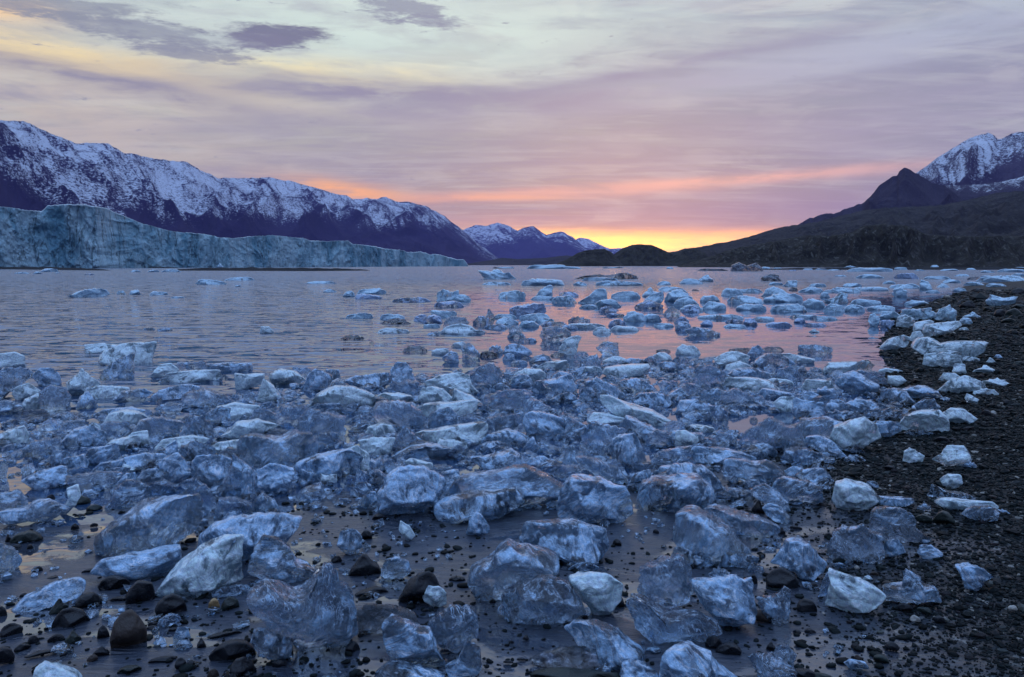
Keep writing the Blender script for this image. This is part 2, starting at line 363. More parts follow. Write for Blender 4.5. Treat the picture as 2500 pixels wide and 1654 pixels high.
def mat_ice(name, cloudy, body, dirt, see, veins=0.5, scale=1.0):
    """melting ice: clear cores seen through a rough skin, cloudy bubble-filled regions, grit"""
    m, g, out = new_mat(name)
    tc = g.new('ShaderNodeTexCoord').outputs['Object']
    oi = g.new('ShaderNodeObjectInfo').outputs['Random']
    off = g.m('MULTIPLY', oi, 37.0)
    va = g.new('ShaderNodeVectorMath', operation='ADD'); g.put(va.inputs[0], tc); g.put(va.inputs[1], g.xyz(off, off, off)); co = va.outputs[0]
    vr = g.new('ShaderNodeVectorRotate', rotation_type='AXIS_ANGLE'); g.put(vr.inputs['Vector'], co); vr.inputs['Axis'].default_value = (0.5, 0.7, 0.5); g.put(vr.inputs['Angle'], g.m('MULTIPLY', oi, 19.0)); co = vr.outputs[0]
    n1 = g.noise(co, 7 * scale, 6, 0.62, 0.6)
    n2 = g.noise(g.mapv(co, scale=(0.35, 1, 1.8), rot=(0.4, 0.5, 0.3)), 11 * scale, 5, 0.6, 1.2)
    n3 = g.noise(co, 55 * scale, 4, 0.65)
    crk = g.vor(co, 9 * scale, 'DISTANCE_TO_EDGE')
    cl = g.ss(g.m('ADD', g.m('ADD', n1, g.m('MULTIPLY', g.m('SUBTRACT', n2, 0.5), 0.7)), g.m('MULTIPLY', g.m('SUBTRACT', oi, 0.5), 0.12)), 0.72 - cloudy * 0.5, 0.92 - cloudy * 0.5)
    vein = g.m('MULTIPLY', g.ss(g.m('ABSOLUTE', g.m('SUBTRACT', n2, 0.5)), 0.022, 0.0), veins)
    cl = g.m('MAXIMUM', cl, vein, clamp=True)
    n4 = g.noise(co, 150 * scale, 3, 0.7)
    bodyc = g.mix(g.ss(n3, 0.36, 0.66), tuple(c * 0.80 for c in body[:3]) + (1,), tuple(min(0.9, c * 1.20 + 0.03) for c in body[:3]) + (1,))
    bodyc = g.mix(g.m('MULTIPLY', g.ss(n4, 0.56, 0.66), 0.55), bodyc, (0.80, 0.86, 0.94, 1))
    bodyc = g.mix(g.m('MULTIPLY', g.ss(n4, 0.44, 0.34), 0.4), bodyc, tuple(c * 0.45 for c in body[:3]) + (1,))
    bodyc = g.mix(g.m('MULTIPLY', g.ss(g.m('ABSOLUTE', g.m('SUBTRACT', n2, 0.52)), 0.020, 0.0), veins), bodyc, (0.80, 0.86, 0.94, 1))
    # grit frozen in the ice
    sp = g.m('MULTIPLY', g.ss(g.vor(co, 60 * scale), 0.24, 0.10), g.ss(g.noise(co, 5 * scale, 4, 0.6), 0.62 - dirt * 0.22, 0.78 - dirt * 0.22))
    smear = g.ss(g.noise(g.mapv(co, scale=(1, 1, 2.4)), 4.5 * scale, 5, 0.7), 0.70 - dirt * 0.32, 0.86 - dirt * 0.32)
    dc = g.mix(smear if dirt > 0.5 else g.m('MULTIPLY', smear, dirt), bodyc, (0.035, 0.038, 0.042, 1))
    dc = g.mix(sp, dc, (0.02, 0.024, 0.03, 1))
    h = g.m('ADD', g.m('MULTIPLY', n1, 0.030 / scale), g.m('MULTIPLY', n2, 0.024 / scale))
    h = g.m('ADD', h, g.m('MULTIPLY', n3, 0.007 / scale))
    h = g.m('ADD', h, g.m('MULTIPLY', g.m('MINIMUM', crk, 0.12), 0.05 / scale))
    b = g.bump(h, 0.75, 1.0)
    dif = pbsdf(g, Base_Color=dc, Roughness=0.38, IOR=1.31, Normal=b, Coat_Weight=1.0, Coat_Roughness=0.04, Coat_IOR=1.55, Coat_Normal=g.bump(g.m('ADD', n1, g.m('MULTIPLY', n2, 0.6)), 0.5, 0.02 / scale))
    tr = g.new('ShaderNodeBsdfTranslucent'); g.put(tr.inputs[0], dc); g.put(tr.inputs[1], b)
    mx = g.new('ShaderNodeMixShader'); mx.inputs[0].default_value = 0.14
    g.l.new(dif.outputs[0], mx.inputs[1]); g.l.new(tr.outputs[0], mx.inputs[2])
    clr = g.mix(sp, see, (0.03, 0.04, 0.05, 1))
    gl = pbsdf(g, Base_Color=clr, Roughness=g.ss(n3, 0.40, 0.7, 0.015, 0.16), IOR=1.31, Transmission_Weight=1.0, Normal=b)
    mm = g.new('ShaderNodeMixShader'); g.put(mm.inputs[0], cl)
    g.l.new(gl.outputs[0], mm.inputs[1]); g.l.new(mx.outputs[0], mm.inputs[2])
    g.l.new(mm.outputs[0], out.inputs[0]); return m

def mat_stone(name, c1, c2, rough=0.35):
    m, g, out = new_mat(name)
    tc = g.new('ShaderNodeTexCoord').outputs['Object']
    oi = g.new('ShaderNodeObjectInfo').outputs['Random']
    va = g.new('ShaderNodeVectorMath', operation='ADD'); g.put(va.inputs[0], tc); g.put(va.inputs[1], g.xyz(g.m('MULTIPLY', oi, 31), oi, oi)); co = va.outputs[0]
    n = g.noise(co, 14, 6, 0.65); f = g.noise(co, 120, 4, 0.7)
    c = g.mix(g.ss(n, 0.35, 0.7), c1, c2)
    c = g.mix(g.m('MULTIPLY', g.ss(f, 0.55, 0.75), 0.5), c, tuple(min(1, v * 2.2) for v in c2[:3]) + (1,))
    b = g.bump(g.m('ADD', g.m('MULTIPLY', n, 0.02), g.m('MULTIPLY', f, 0.003)), 0.7, 1.0)
    p = pbsdf(g, Base_Color=c, Roughness=g.ss(n, 0.35, 0.65, rough - 0.17, rough + 0.12), IOR=1.36, Normal=b)
    g.l.new(p.outputs[0], out.inputs[0]); return m

def mat_pebbles():
    m, g, out = new_mat('pebbles')
    v = g.new('ShaderNodeAttribute', attribute_name='tint').outputs['Fac']
    c = g.ramp(v, [(0, (0.002, 0.003, 0.004, 1)), (0.55, (0.003, 0.007, 0.008, 1)), (0.84, (0.008, 0.014, 0.015, 1)), (0.91, (0.016, 0.012, 0.015, 1)), (0.975, (0.05, 0.065, 0.065, 1)), (1, (0.34, 0.33, 0.30, 1))])
    co = g.new('ShaderNodeNewGeometry').outputs['Position']
    f = g.noise(co, 220, 3, 0.6)
    c = g.mix(g.m('MULTIPLY', f, 0.5), c, (0.014, 0.018, 0.020, 1))
    p = pbsdf(g, Base_Color=c, Roughness=0.36, IOR=1.26, Normal=g.bump(f, 0.4, 0.004))
    p.inputs['Specular IOR Level'].default_value = 0.12
    g.l.new(p.outputs[0], out.inputs[0]); return m

def mat_mountain(name, rock1, rock2, km, snowcol=(0.74, 0.80, 0.90, 1), bias=0.0):
    m, g, out = new_mat(name)
    geo = g.new('ShaderNodeNewGeometry'); co = g.mapv(geo.outputs['Position'], scale=(1 / km,) * 3)
    at = g.new('ShaderNodeAttribute', attribute_name='snow').outputs['Fac']
    st = g.new('ShaderNodeAttribute', attribute_name='steep').outputs['Fac']
    n1 = g.noise(co, 3.0, 8, 0.62, 0.3)
    n2 = g.noise(g.mapv(co, scale=(1, 1, 2.2), rot=(0.1, 0.15, 0)), 48, 6, 0.78)
    n3 = g.noise(g.mapv(co, scale=(2.4, 2.4, 0.8)), 30, 6, 0.74)
    crest = g.new('ShaderNodeAttribute', attribute_name='crest').outputs['Fac']
    lvl = g.m('MINIMUM', g.m('MAXIMUM', at, -2.0), 1.6)
    s = g.m('MULTIPLY', lvl, g.ss(lvl, -0.05, 0.05, 1.3, 0.15))
    s = g.m('ADD', s, g.m('MULTIPLY', g.m('SUBTRACT', n1, 0.5), 0.5))
    s = g.m('ADD', s, g.m('MULTIPLY', g.m('SUBTRACT', n2, 0.5), 3.0))
    s = g.m('ADD', s, g.m('MULTIPLY', g.m('SUBTRACT', n3, 0.5), 2.0))
    s = g.m('SUBTRACT', s, g.m('MULTIPLY', g.m('SUBTRACT', crest, 0.50), 0.55))
    s = g.m('SUBTRACT', s, g.m('MULTIPLY', st, 0.35))
    mask = g.m('MULTIPLY', g.ss(s, -0.02 - bias, 0.36 - bias), g.ss(s, -0.3, 0.5, 0.75, 1.0))
    rc = g.mix(g.ss(n1, 0.35, 0.65), rock1, rock2)
    rc = g.mix(g.ss(n3, 0.5, 0.75), rc, tuple(v * 1.6 for v in rock2[:3]) + (1,))
    b = g.bump(g.m('ADD', n2, n3), 0.8, km * 0.03)
    p = pbsdf(g, Base_Color=g.mix(mask, rc, snowcol), Roughness=0.85, Normal=b)
    p.inputs['Specular IOR Level'].default_value = 0.1
    g.l.new(p.outputs[0], out.inputs[0]); return m

def mat_hill(name, c1, c2, c3, km):
    m, g, out = new_mat(name)
    geo = g.new('ShaderNodeNewGeometry'); co = g.mapv(geo.outputs['Position'], scale=(1 / km,) * 3)
    n1 = g.noise(co, 4, 8, 0.65, 0.4); n2 = g.noise(co, 40, 5, 0.7)
    n3 = g.noise(g.mapv(co, scale=(2.5, 1, 0.6)), 16, 5, 0.7)
    c = g.mix(g.ss(n1, 0.35, 0.65), c1, c2)
    c = g.mix(g.m('MULTIPLY', g.ss(n3, 0.52, 0.75), 0.8), c, c3)
    spk = g.m('MULTIPLY', g.ss(g.vor(co, 150), 0.16, 0.06), g.ss(n2, 0.56, 0.62))
    c = g.mix(spk, c, (0.22, 0.22, 0.24, 1))
    b = g.bump(g.m('ADD', n2, g.m('MULTIPLY', n3, 1.5)), 0.9, km * 0.03)
    p = pbsdf(g, Base_Color=c, Roughness=0.9, Normal=b); p.inputs['Specular IOR Level'].default_value = 0.15
    g.l.new(p.outputs[0], out.inputs[0]); return m

def mat_glacier():
    m, g, out = new_mat('glacier_ice')
    geo = g.new('ShaderNodeNewGeometry'); co = g.mapv(geo.outputs['Position'], scale=(0.01, 0.01, 0.01))
    topf = g.new('ShaderNodeAttribute', attribute_name='top').outputs['Fac']
    n1 = g.noise(g.mapv(co, scale=(1, 1, 0.6)), 6, 7, 0.65, 0.5)
    n2 = g.noise(g.mapv(co, scale=(3.6, 3.6, 0.45)), 16, 6, 0.7, 0.5)
    n3 = g.noise(co, 60, 4, 0.7)
    c = g.mix(g.ss(n1, 0.38, 0.62), (0.13, 0.31, 0.42, 1), (0.40, 0.60, 0.69, 1))
    c = g.mix(g.m('MULTIPLY', g.ss(n2, 0.50, 0.72), 0.50), c, (0.05, 0.11, 0.17, 1))
    c = g.mix(g.m('MULTIPLY', g.ss(n3, 0.5, 0.8), 0.35), c, (0.46, 0.62, 0.72, 1))
    na = g.noise(g.mapv(co, scale=(1.3, 1.3, 0.8), loc=(2, 0, 5)), 3.2, 5, 0.6, 0.8)
    nb = g.noise(g.mapv(co, scale=(2.6, 2.6, 0.5), loc=(7, 3, 1)), 4.5, 6, 0.62, 0.5)
    wsel = g.ss(n1, 0.40, 0.56)
    ck = g.m('MULTIPLY', g.ss(g.m('ABSOLUTE', g.m('SUBTRACT', na, 0.5)), 0.011, 0.001), g.m('SUBTRACT', 1, wsel))
    ck2 = g.m('MULTIPLY', g.ss(g.m('ABSOLUTE', g.m('SUBTRACT', nb, 0.52)), 0.016, 0.002), g.ss(na, 0.52, 0.42))
    ck = g.m('MAXIMUM', ck, g.m('MULTIPLY', ck2, 0.7))
    vd = g.m('SUBTRACT', 1, ck)
    c = g.mix(g.m('MULTIPLY', ck, 0.85), c, (0.018, 0.035, 0.06, 1))
    c = g.mix(topf, c, (0.66, 0.78, 0.84, 1))
    b = g.bump(g.m('ADD', g.m('ADD', n1, g.m('MULTIPLY', n2, 0.7)), g.m('MULTIPLY', vd, 0.25)), 0.9, 3.0)
    p = pbsdf(g, Base_Color=c, Roughness=0.5, IOR=1.31, Normal=b)
    g.l.new(p.outputs[0], out.inputs[0]); return m

M_WATER, M_GROUND, M_PEB = mat_water(), mat_ground(), mat_pebbles()
M_ICE = {
    'w': mat_ice('white_ice', 0.88, (0.50, 0.69, 0.86, 1), 0.05, (0.80, 0.90, 1.0, 1), 0.6),
    'm': mat_ice('frosted_ice', 0.66, (0.25, 0.45, 0.67, 1), 0.38, (0.62, 0.82, 1.0, 1), 0.7),
    'c': mat_ice('glassy_ice', 0.44, (0.25, 0.44, 0.65, 1), 0.50, (0.58, 0.78, 1.0, 1), 0.8),
    'd': mat_ice('dirty_ice', 0.42, (0.20, 0.26, 0.36, 1), 1.0, (0.50, 0.60, 0.70, 1), 0.4),
}
M_FAR = {
    'w': mat_ice('floe_ice', 0.92, (0.38, 0.62, 0.86, 1), 0.05, (0.80, 0.92, 1.0, 1), 0.4, 0.5),
    'm': mat_ice('grey_floe_ice', 0.70, (0.30, 0.46, 0.70, 1), 0.35, (0.70, 0.84, 0.95, 1), 0.5, 0.5),
    'c': mat_ice('glassy_floe_ice', 0.46, (0.28, 0.42, 0.62, 1), 0.5, (0.60, 0.74, 0.88, 1), 0.6, 0.6),
    'd': mat_ice('dirty_floe_ice', 0.60, (0.14, 0.19, 0.27, 1), 0.8, (0.35, 0.44, 0.54, 1), 0.3, 0.4),
}
M_ST = {
    'k': mat_stone('dark_stone', (0.004, 0.006, 0.010, 1), (0.010, 0.014, 0.020, 1)),
    'b': mat_stone('brown_stone', (0.020, 0.016, 0.015, 1), (0.045, 0.036, 0.032, 1), 0.5),
    'g': mat_stone('green_stone', (0.007, 0.013, 0.013, 1), (0.018, 0.030, 0.029, 1)),
    't': mat_stone('tan_stone', (0.22, 0.15, 0.07, 1), (0.42, 0.30, 0.16, 1), 0.5),
    'p': mat_stone('pale_stone', (0.26, 0.27, 0.26, 1), (0.42, 0.42, 0.38, 1), 0.5),
}

# ------------------------------------------------------------------ ground sheet and water
def build_ground():
    r = np.concatenate([np.geomspace(0.5, 1.6, 20)[:-1], np.geomspace(1.6, 12, 300)[:-1], np.geomspace(12, 90, 170)[:-1], np.geomspace(90, 60000, 40)])
    a = np.concatenate([np.linspace(-180, -46, 40)[:-1], np.linspace(-46, 46, 620)[:-1], np.linspace(46, 180, 40)])
    A, Rr = np.meshgrid(np.radians(a), r, indexing='ij')
    P = np.column_stack([(Rr * np.sin(A)).ravel(), (Rr * np.cos(A)).ravel()])
    z = terrain_z(P)
    far = np.hypot(P[:, 0], P[:, 1])
    z = np.where(far > 85, np.minimum(z, -1.5), z)
    f = grid_faces(len(a), len(r))[:, ::-1]
    o = mesh_obj('beach', np.column_stack([P, z]), f, M_GROUND, True, {'gravel': gravel_mask(P)})
    kind(o, 'structure', 'dark wet sand and pebble beach sloping down to the bay')
build_ground()
def build_water():
    r = 60000.0
    xs = np.concatenate([-np.geomspace(r, 40, 14), np.linspace(-40, 40, 9)[1:-1], np.geomspace(40, r, 14)])
    X, Y = np.meshgrid(xs, xs, indexing='ij')
    o = mesh_obj('water', np.column_stack([X.ravel(), Y.ravel(), np.zeros(X.size)]), grid_faces(len(xs), len(xs))[:, ::-1], M_WATER, True)
    kind(o, 'structure', 'calm bay water mirroring the pink and silver sunset sky')
build_water()

# ------------------------------------------------------------------ far land
def elev_z(px, py, r):
    """height of the point seen at a pixel when it stands r metres away"""
    d = ray(px, py); return CAM_H + d[2] / math.hypot(d[0], d[1]) * r
def az_of(px, py=640):
    d = ray(px, py); return atan2(d[0], d[1])
def range_mesh(name, ridge, foot, r0, r1, mat, label, snow=None, amp=0.12, gully=1.0, nu=500, nv=120, power=1.25, seed=1, jag=2.0, scale=None, snow_w=30.0, spur=None):
    """a mountain face that climbs from its foot (r0) to its ridge (r1), carved by gullies, and falls away behind"""
    xs = np.linspace(ridge[0][0], ridge[-1][0], nu)
    ry = np.interp(xs, [p[0] for p in ridge], [p[1] for p in ridge])
    ry = ry - jag * (fbm(np.column_stack([xs * 0.09, xs * 0 + seed, xs * 0]), 5, 0.6, seed=seed))
    fy = np.interp(xs, [p[0] for p in foot], [p[1] for p in foot])
    R0 = r0(xs) if callable(r0) else np.full(nu, float(r0)); R1 = r1(xs) if callable(r1) else np.full(nu, float(r1))
    az = np.array([az_of(x) for x in xs])
    zt = np.array([elev_z(x, y, R) for x, y, R in zip(xs, ry, R1)])
    zf = np.array([elev_z(x, y, R) for x, y, R in zip(xs, fy, R0)])
    v = np.concatenate([np.linspace(0, 1, nv), 1 + np.linspace(0, 1, 26)[1:] ** 1.3])
    V, I = np.meshgrid(v, np.arange(nu)); V = V.ravel(); I = I.ravel()
    vv = np.clip(V, 0, 1); back = np.clip(V - 1, 0, 1)
    Rv = R0[I] + (R1[I] - R0[I]) * V
    h = zf[I] + (zt[I] - zf[I]) * vv ** power
    hh = (zt - zf)[I]
    sc = scale or float(np.mean(R1 - R0)) * 0.35
    X = Rv * np.sin(az[I]); Y = Rv * np.cos(az[I])
    Q = np.column_stack([X / sc, Y / sc, np.zeros(len(X))])
    warp = 0.25 * fbm(Q * 1.7, 2, seed=seed + 40)
    arc = az[I] * float(np.mean(R1)) / sc
    G = np.column_stack([arc * 3.2 * gully + warp * 2, vv * 1.3 + warp, np.zeros(len(X))])
    gul = fbm(G, 5, 0.55, seed=seed + 3, ridged=True)
    det = fbm(Q * 4, 5, 0.55, seed=seed + 9, ridged=True)
    win = np.clip(4 * vv * (1 - vv), 0, 1) ** 0.8
    h = h + hh * amp * win * (gul * 1.0 + det * 0.55)
    h = h - back ** 0.9 * hh * 1.3 + hh * amp * 0.4 * det * np.clip(back * 4, 0, 1)
    # nothing in front may rise above the line of the ridge
    te = (h - CAM_H) / Rv; tr = ((zt - CAM_H) / R1)[I]
    h = np.where((V < 1) & (te > tr * 0.985), CAM_H + tr * Rv * (0.985 - 0.02 * (1 - vv)), h)
    h = np.where(V > 1, np.minimum(h, CAM_H + tr * Rv * 0.99), h)
    att = {}
    if snow:
        sy = np.interp(xs, [p[0] for p in snow], [p[1] for p in snow])
        yy = HORIZ - (h - CAM_H) / Rv * F0 * 1.0
        # snow reaches down to a level that varies along the range
        rowtan = np.array([(elev_z(x, y, 1000.0) - CAM_H) / 1000.0 for x, y in zip(xs, sy)])
        att['snow'] = np.clip(((h - CAM_H) / Rv - rowtan[I]) * F0 / snow_w, -3, 3)
    else: att['snow'] = np.full(len(V), -3.0)
    G2 = np.column_stack([arc * 20 * gully + warp * 8 + 5.0 * vv, vv * 11 + arc * 3.0, np.zeros(len(X))])
    rib = fbm(G2, 5, 0.62, seed=seed + 13, ridged=True)
    att['crest'] = np.clip(0.35 * gul + 0.3 * det + 0.75 * rib + 0.2, 0, 1)
    n2 = len(v); H2 = h.reshape(nu, n2)
    gu = np.gradient(H2, axis=0) / (np.gradient(arc.reshape(nu, n2), axis=0) * sc + 1e-6)
    att['steep'] = np.clip(np.abs(gu).ravel() * 0.35 - 0.15, 0, 1)
    o = mesh_obj(name, np.column_stack([X, Y, h]), grid_faces(nu, n2)[:, ::-1], mat, True, att)
    kind(o, 'structure', label); return o

Z = lambda L, ox, oy: [(ox + a / 2.788, oy + b / 2.788) for a, b in L]
# left snow range (ridge traced in two crops)
ridgeL = [(-700, 215), (-300, 255)] + Z([(0, 112), (90, 128), (215, 132), (330, 190), (440, 235), (560, 285), (700, 276), (780, 290), (880, 350), (960, 356), (1040, 382), (1170, 398), (1300, 408), (1400, 470), (1500, 516), (1680, 516), (1850, 514), (2000, 540), (2180, 590), (2300, 625), (2370, 635)], 0, 250) \
    + Z([(30, 238), (200, 238), (262, 228), (330, 262), (400, 262), (520, 285), (640, 345), (700, 390), (780, 452), (860, 520), (950, 590), (1020, 640), (1060, 668)], 850, 400)
footL = [(-700, 640), (1250, 645)]
snowL = [(-700, 380)] + Z([(0, 400), (150, 520), (400, 650), (620, 730), (830, 745), (900, 690), (1010, 690), (1150, 770), (1400, 760), (1700, 740), (1900, 760), (2100, 740), (2250, 770), (2370, 750)], 0, 250) \
    + Z([(0, 350), (200, 410), (300, 400), (430, 370), (600, 400), (700, 390), (1060, 680)], 850, 400)
rangeR = lambda xs: np.interp(xs, [-700, 0, 700, 1230], [4200, 5200, 7600, 9800])
range_mesh('snowy_mountain_range', ridgeL, footL, lambda xs: rangeR(xs) * 0.62, rangeR,
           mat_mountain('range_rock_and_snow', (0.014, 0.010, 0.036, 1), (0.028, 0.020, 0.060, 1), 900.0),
           'long snow topped mountain range descending from the left behind the glacier', snowL, amp=0.16, gully=1.0, nu=1400, nv=260, seed=11, jag=3.2, scale=1100, snow_w=62)
ridgeC = Z([(700, 560), (780, 452), (870, 415), (920, 422), (950, 420), (1025, 402), (1080, 420), (1155, 455), (1190, 435), (1260, 427), (1310, 460), (1350, 485), (1400, 470), (1460, 462), (1530, 500), (1620, 580), (1700, 640)], 850, 400)
range_mesh('distant_mountains', ridgeC, [(1000, 646), (1500, 646)], 12500, 15500,
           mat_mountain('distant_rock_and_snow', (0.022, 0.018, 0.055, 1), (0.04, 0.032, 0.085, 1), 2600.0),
           'distant snow dusted peaks in the gap below the sunset', Z([(700, 450), (900, 520), (940, 545), (1050, 520), (1200, 490), (1350, 500), (1480, 500), (1700, 640)], 850, 400), amp=0.2, nu=420, nv=90, seed=21, jag=2.0, scale=2600, snow_w=40)
ridgeD = Z([(1480, 560), (1560, 510), (1580, 505), (1640, 515), (1700, 545), (1780, 580), (1850, 576), (1880, 574), (1950, 610), (2100, 640)], 850, 400)
range_mesh('farthest_mountain', ridgeD, [(1350, 646), (1650, 646)], 17500, 19500,
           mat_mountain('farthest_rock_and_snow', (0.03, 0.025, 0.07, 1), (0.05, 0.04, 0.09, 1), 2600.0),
           'small far white mountain right of the distant peaks', Z([(1480, 600), (2100, 600)], 850, 400), amp=0.2, nu=180, nv=50, seed=23, jag=1.4, scale=2600, snow_w=24)
# right: far snow mountain, dark peak, moraine slopes
ridgeS = Z([(1400, 560), (1500, 420), (1620, 338), (1740, 245), (1840, 180), (1960, 105), (2060, 78), (2075, 70), (2120, 88), (2150, 118), (2175, 110), (2230, 80), (2300, 66), (2370, 62)], 1650, 300) + [(2700, 318), (3200, 420)]
range_mesh('snowy_right_mountain', ridgeS, [(2050, 640), (3200, 640)], 3600, 5200,
           mat_mountain('right_rock_and_snow', (0.035, 0.026, 0.045, 1), (0.075, 0.060, 0.085, 1), 700.0, bias=0.1),
           'tall snow streaked mountain at the right edge', Z([(1400, 250), (1750, 380), (1950, 400), (2100, 320), (2250, 210), (2370, 180)], 1650, 300) + [(3200, 300)], amp=0.22, nu=520, nv=150, seed=31, jag=2.2, scale=800, snow_w=40)
ridgeM = Z([(1500, 600), (1700, 425), (1880, 428), (2000, 425), (2200, 402), (2300, 375), (2370, 355)], 1650, 300) + [(2800, 380), (3300, 420)]
range_mesh('frosted_shoulder', ridgeM, [(2100, 640), (3300, 640)], 1900, 2700,
           mat_mountain('shoulder_rock', (0.03, 0.025, 0.045, 1), (0.06, 0.052, 0.08, 1), 420.0, bias=-0.15),
           'rounded slope with thin frost below the right mountain', Z([(1500, 400), (1800, 440), (2100, 460), (2370, 430)], 1650, 300) + [(3300, 420)], amp=0.15, nu=320, nv=80, seed=33, jag=1.2, scale=500, snow_w=26)
ridgeP = Z([(560, 760), (820, 694), (895, 650), (925, 652), (965, 630), (1010, 618), (1060, 620), (1180, 572), (1250, 550), (1310, 500), (1360, 430), (1430, 385), (1450, 368), (1480, 362), (1495, 330), (1525, 308), (1560, 316), (1610, 345), (1680, 385), (1730, 415), (1800, 430), (1900, 500), (2100, 600), (2370, 700)], 1650, 300)
range_mesh('dark_rock_peak', ridgeP, [(1850, 640), (2500, 640)], 1500, 2300,
           mat_mountain('dark_peak_rock', (0.022, 0.018, 0.034, 1), (0.045, 0.038, 0.062, 1), 300.0),
           'dark jagged rock peak rising above the right slope', None, amp=0.22, gully=1.4, nu=520, nv=110, seed=35, jag=3.0, scale=380)
ridgeH = Z([(-300, 960), (-100, 880), (0, 878), (60, 858), (160, 845), (300, 818), (400, 800), (500, 775), (620, 735), (740, 705), (860, 690), (980, 670), (1100, 635), (1250, 600), (1400, 580), (1600, 572), (1800, 560), (2000, 520), (2150, 480), (2370, 462)], 1650, 300) + [(2800, 430), (3400, 400)]
range_mesh('moraine_slope', ridgeH, [(1500, 652), (3400, 655)], lambda xs: np.interp(xs, [1500, 2500, 3400], [900, 620, 520]), lambda xs: np.interp(xs, [1500, 2500, 3400], [1500, 1500, 1500]),
           mat_hill('moraine', (0.016, 0.016, 0.016, 1), (0.040, 0.038, 0.038, 1), (0.10, 0.096, 0.10, 1), 150.0),
           'long dark brown moraine slope rising along the right shore', None, amp=0.10, gully=1.6, nu=700, nv=150, power=1.0, seed=41, jag=2.2, scale=150)
ridgeH2 = Z([(0, 985), (200, 920), (420, 850), (600, 820), (760, 790), (900, 765), (1050, 770), (1180, 745), (1260, 705), (1400, 690), (1560, 700), (1640, 735), (1700, 760), (1850, 770), (2100, 772), (2370, 765)], 1650, 300) + [(2900, 560)]
range_mesh('rocky_bluff', ridgeH2, [(1600, 653), (2900, 656)], 470, 620,
           mat_hill('bluff', (0.012, 0.012, 0.010, 1), (0.038, 0.036, 0.030, 1), (0.19, 0.19, 0.18, 1), 80.0),
           'low rocky olive bluff with pale scree at the foot of the right slope', None, amp=0.35, gully=1.8, nu=620, nv=120, power=0.75, seed=43, jag=2.4, scale=55)
# mounds in the middle
ridgeB = Z([(1380, 700), (1440, 672), (1500, 645), (1560, 610), (1620, 590), (1680, 584), (1740, 580), (1790, 600), (1840, 650), (1880, 700)], 850, 400)
range_mesh('dark_mound', ridgeB, [(1300, 651), (1560, 651)], 800, 900, mat_hill('mound', (0.018, 0.018, 0.016, 1), (0.04, 0.038, 0.032, 1), (0.07, 0.068, 0.06, 1), 60.0),
           'left of the two dark rounded mounds under the sunset', None, amp=0.3, nu=160, nv=60, power=0.6, seed=51, jag=1.5, scale=45)
ridgeB2 = Z([(1780, 640), (1830, 600), (1870, 575), (1930, 552), (2000, 549), (2060, 553), (2120, 575), (2180, 605), (2230, 610), (2300, 585), (2370, 575), (2420, 600), (2500, 690)], 850, 400)
range_mesh('rounded_mound', ridgeB2, [(1480, 651), (1760, 651)], 880, 1000, mat_hill('mound_right', (0.020, 0.020, 0.017, 1), (0.042, 0.040, 0.032, 1), (0.08, 0.078, 0.066, 1), 60.0),
           'right of the two dark rounded mounds under the sunset', None, amp=0.3, nu=220, nv=60, power=0.6, seed=53, jag=1.5, scale=50)
ridgeF = Z([(750, 690), (950, 660), (1050, 640), (1150, 650), (1250, 645), (1350, 640), (1480, 625), (1600, 640), (1750, 660), (1900, 700)], 850, 400)
range_mesh('low_foothills', ridgeF, [(1080, 650), (1560, 650)], 2200, 2600, mat_hill('foothill', (0.026, 0.024, 0.032, 1), (0.045, 0.042, 0.05, 1), (0.06, 0.056, 0.06, 1), 300.0),
           'low dark violet foothills behind the far waterline', None, amp=0.2, nu=160, nv=40, seed=55, jag=1.0, scale=300)

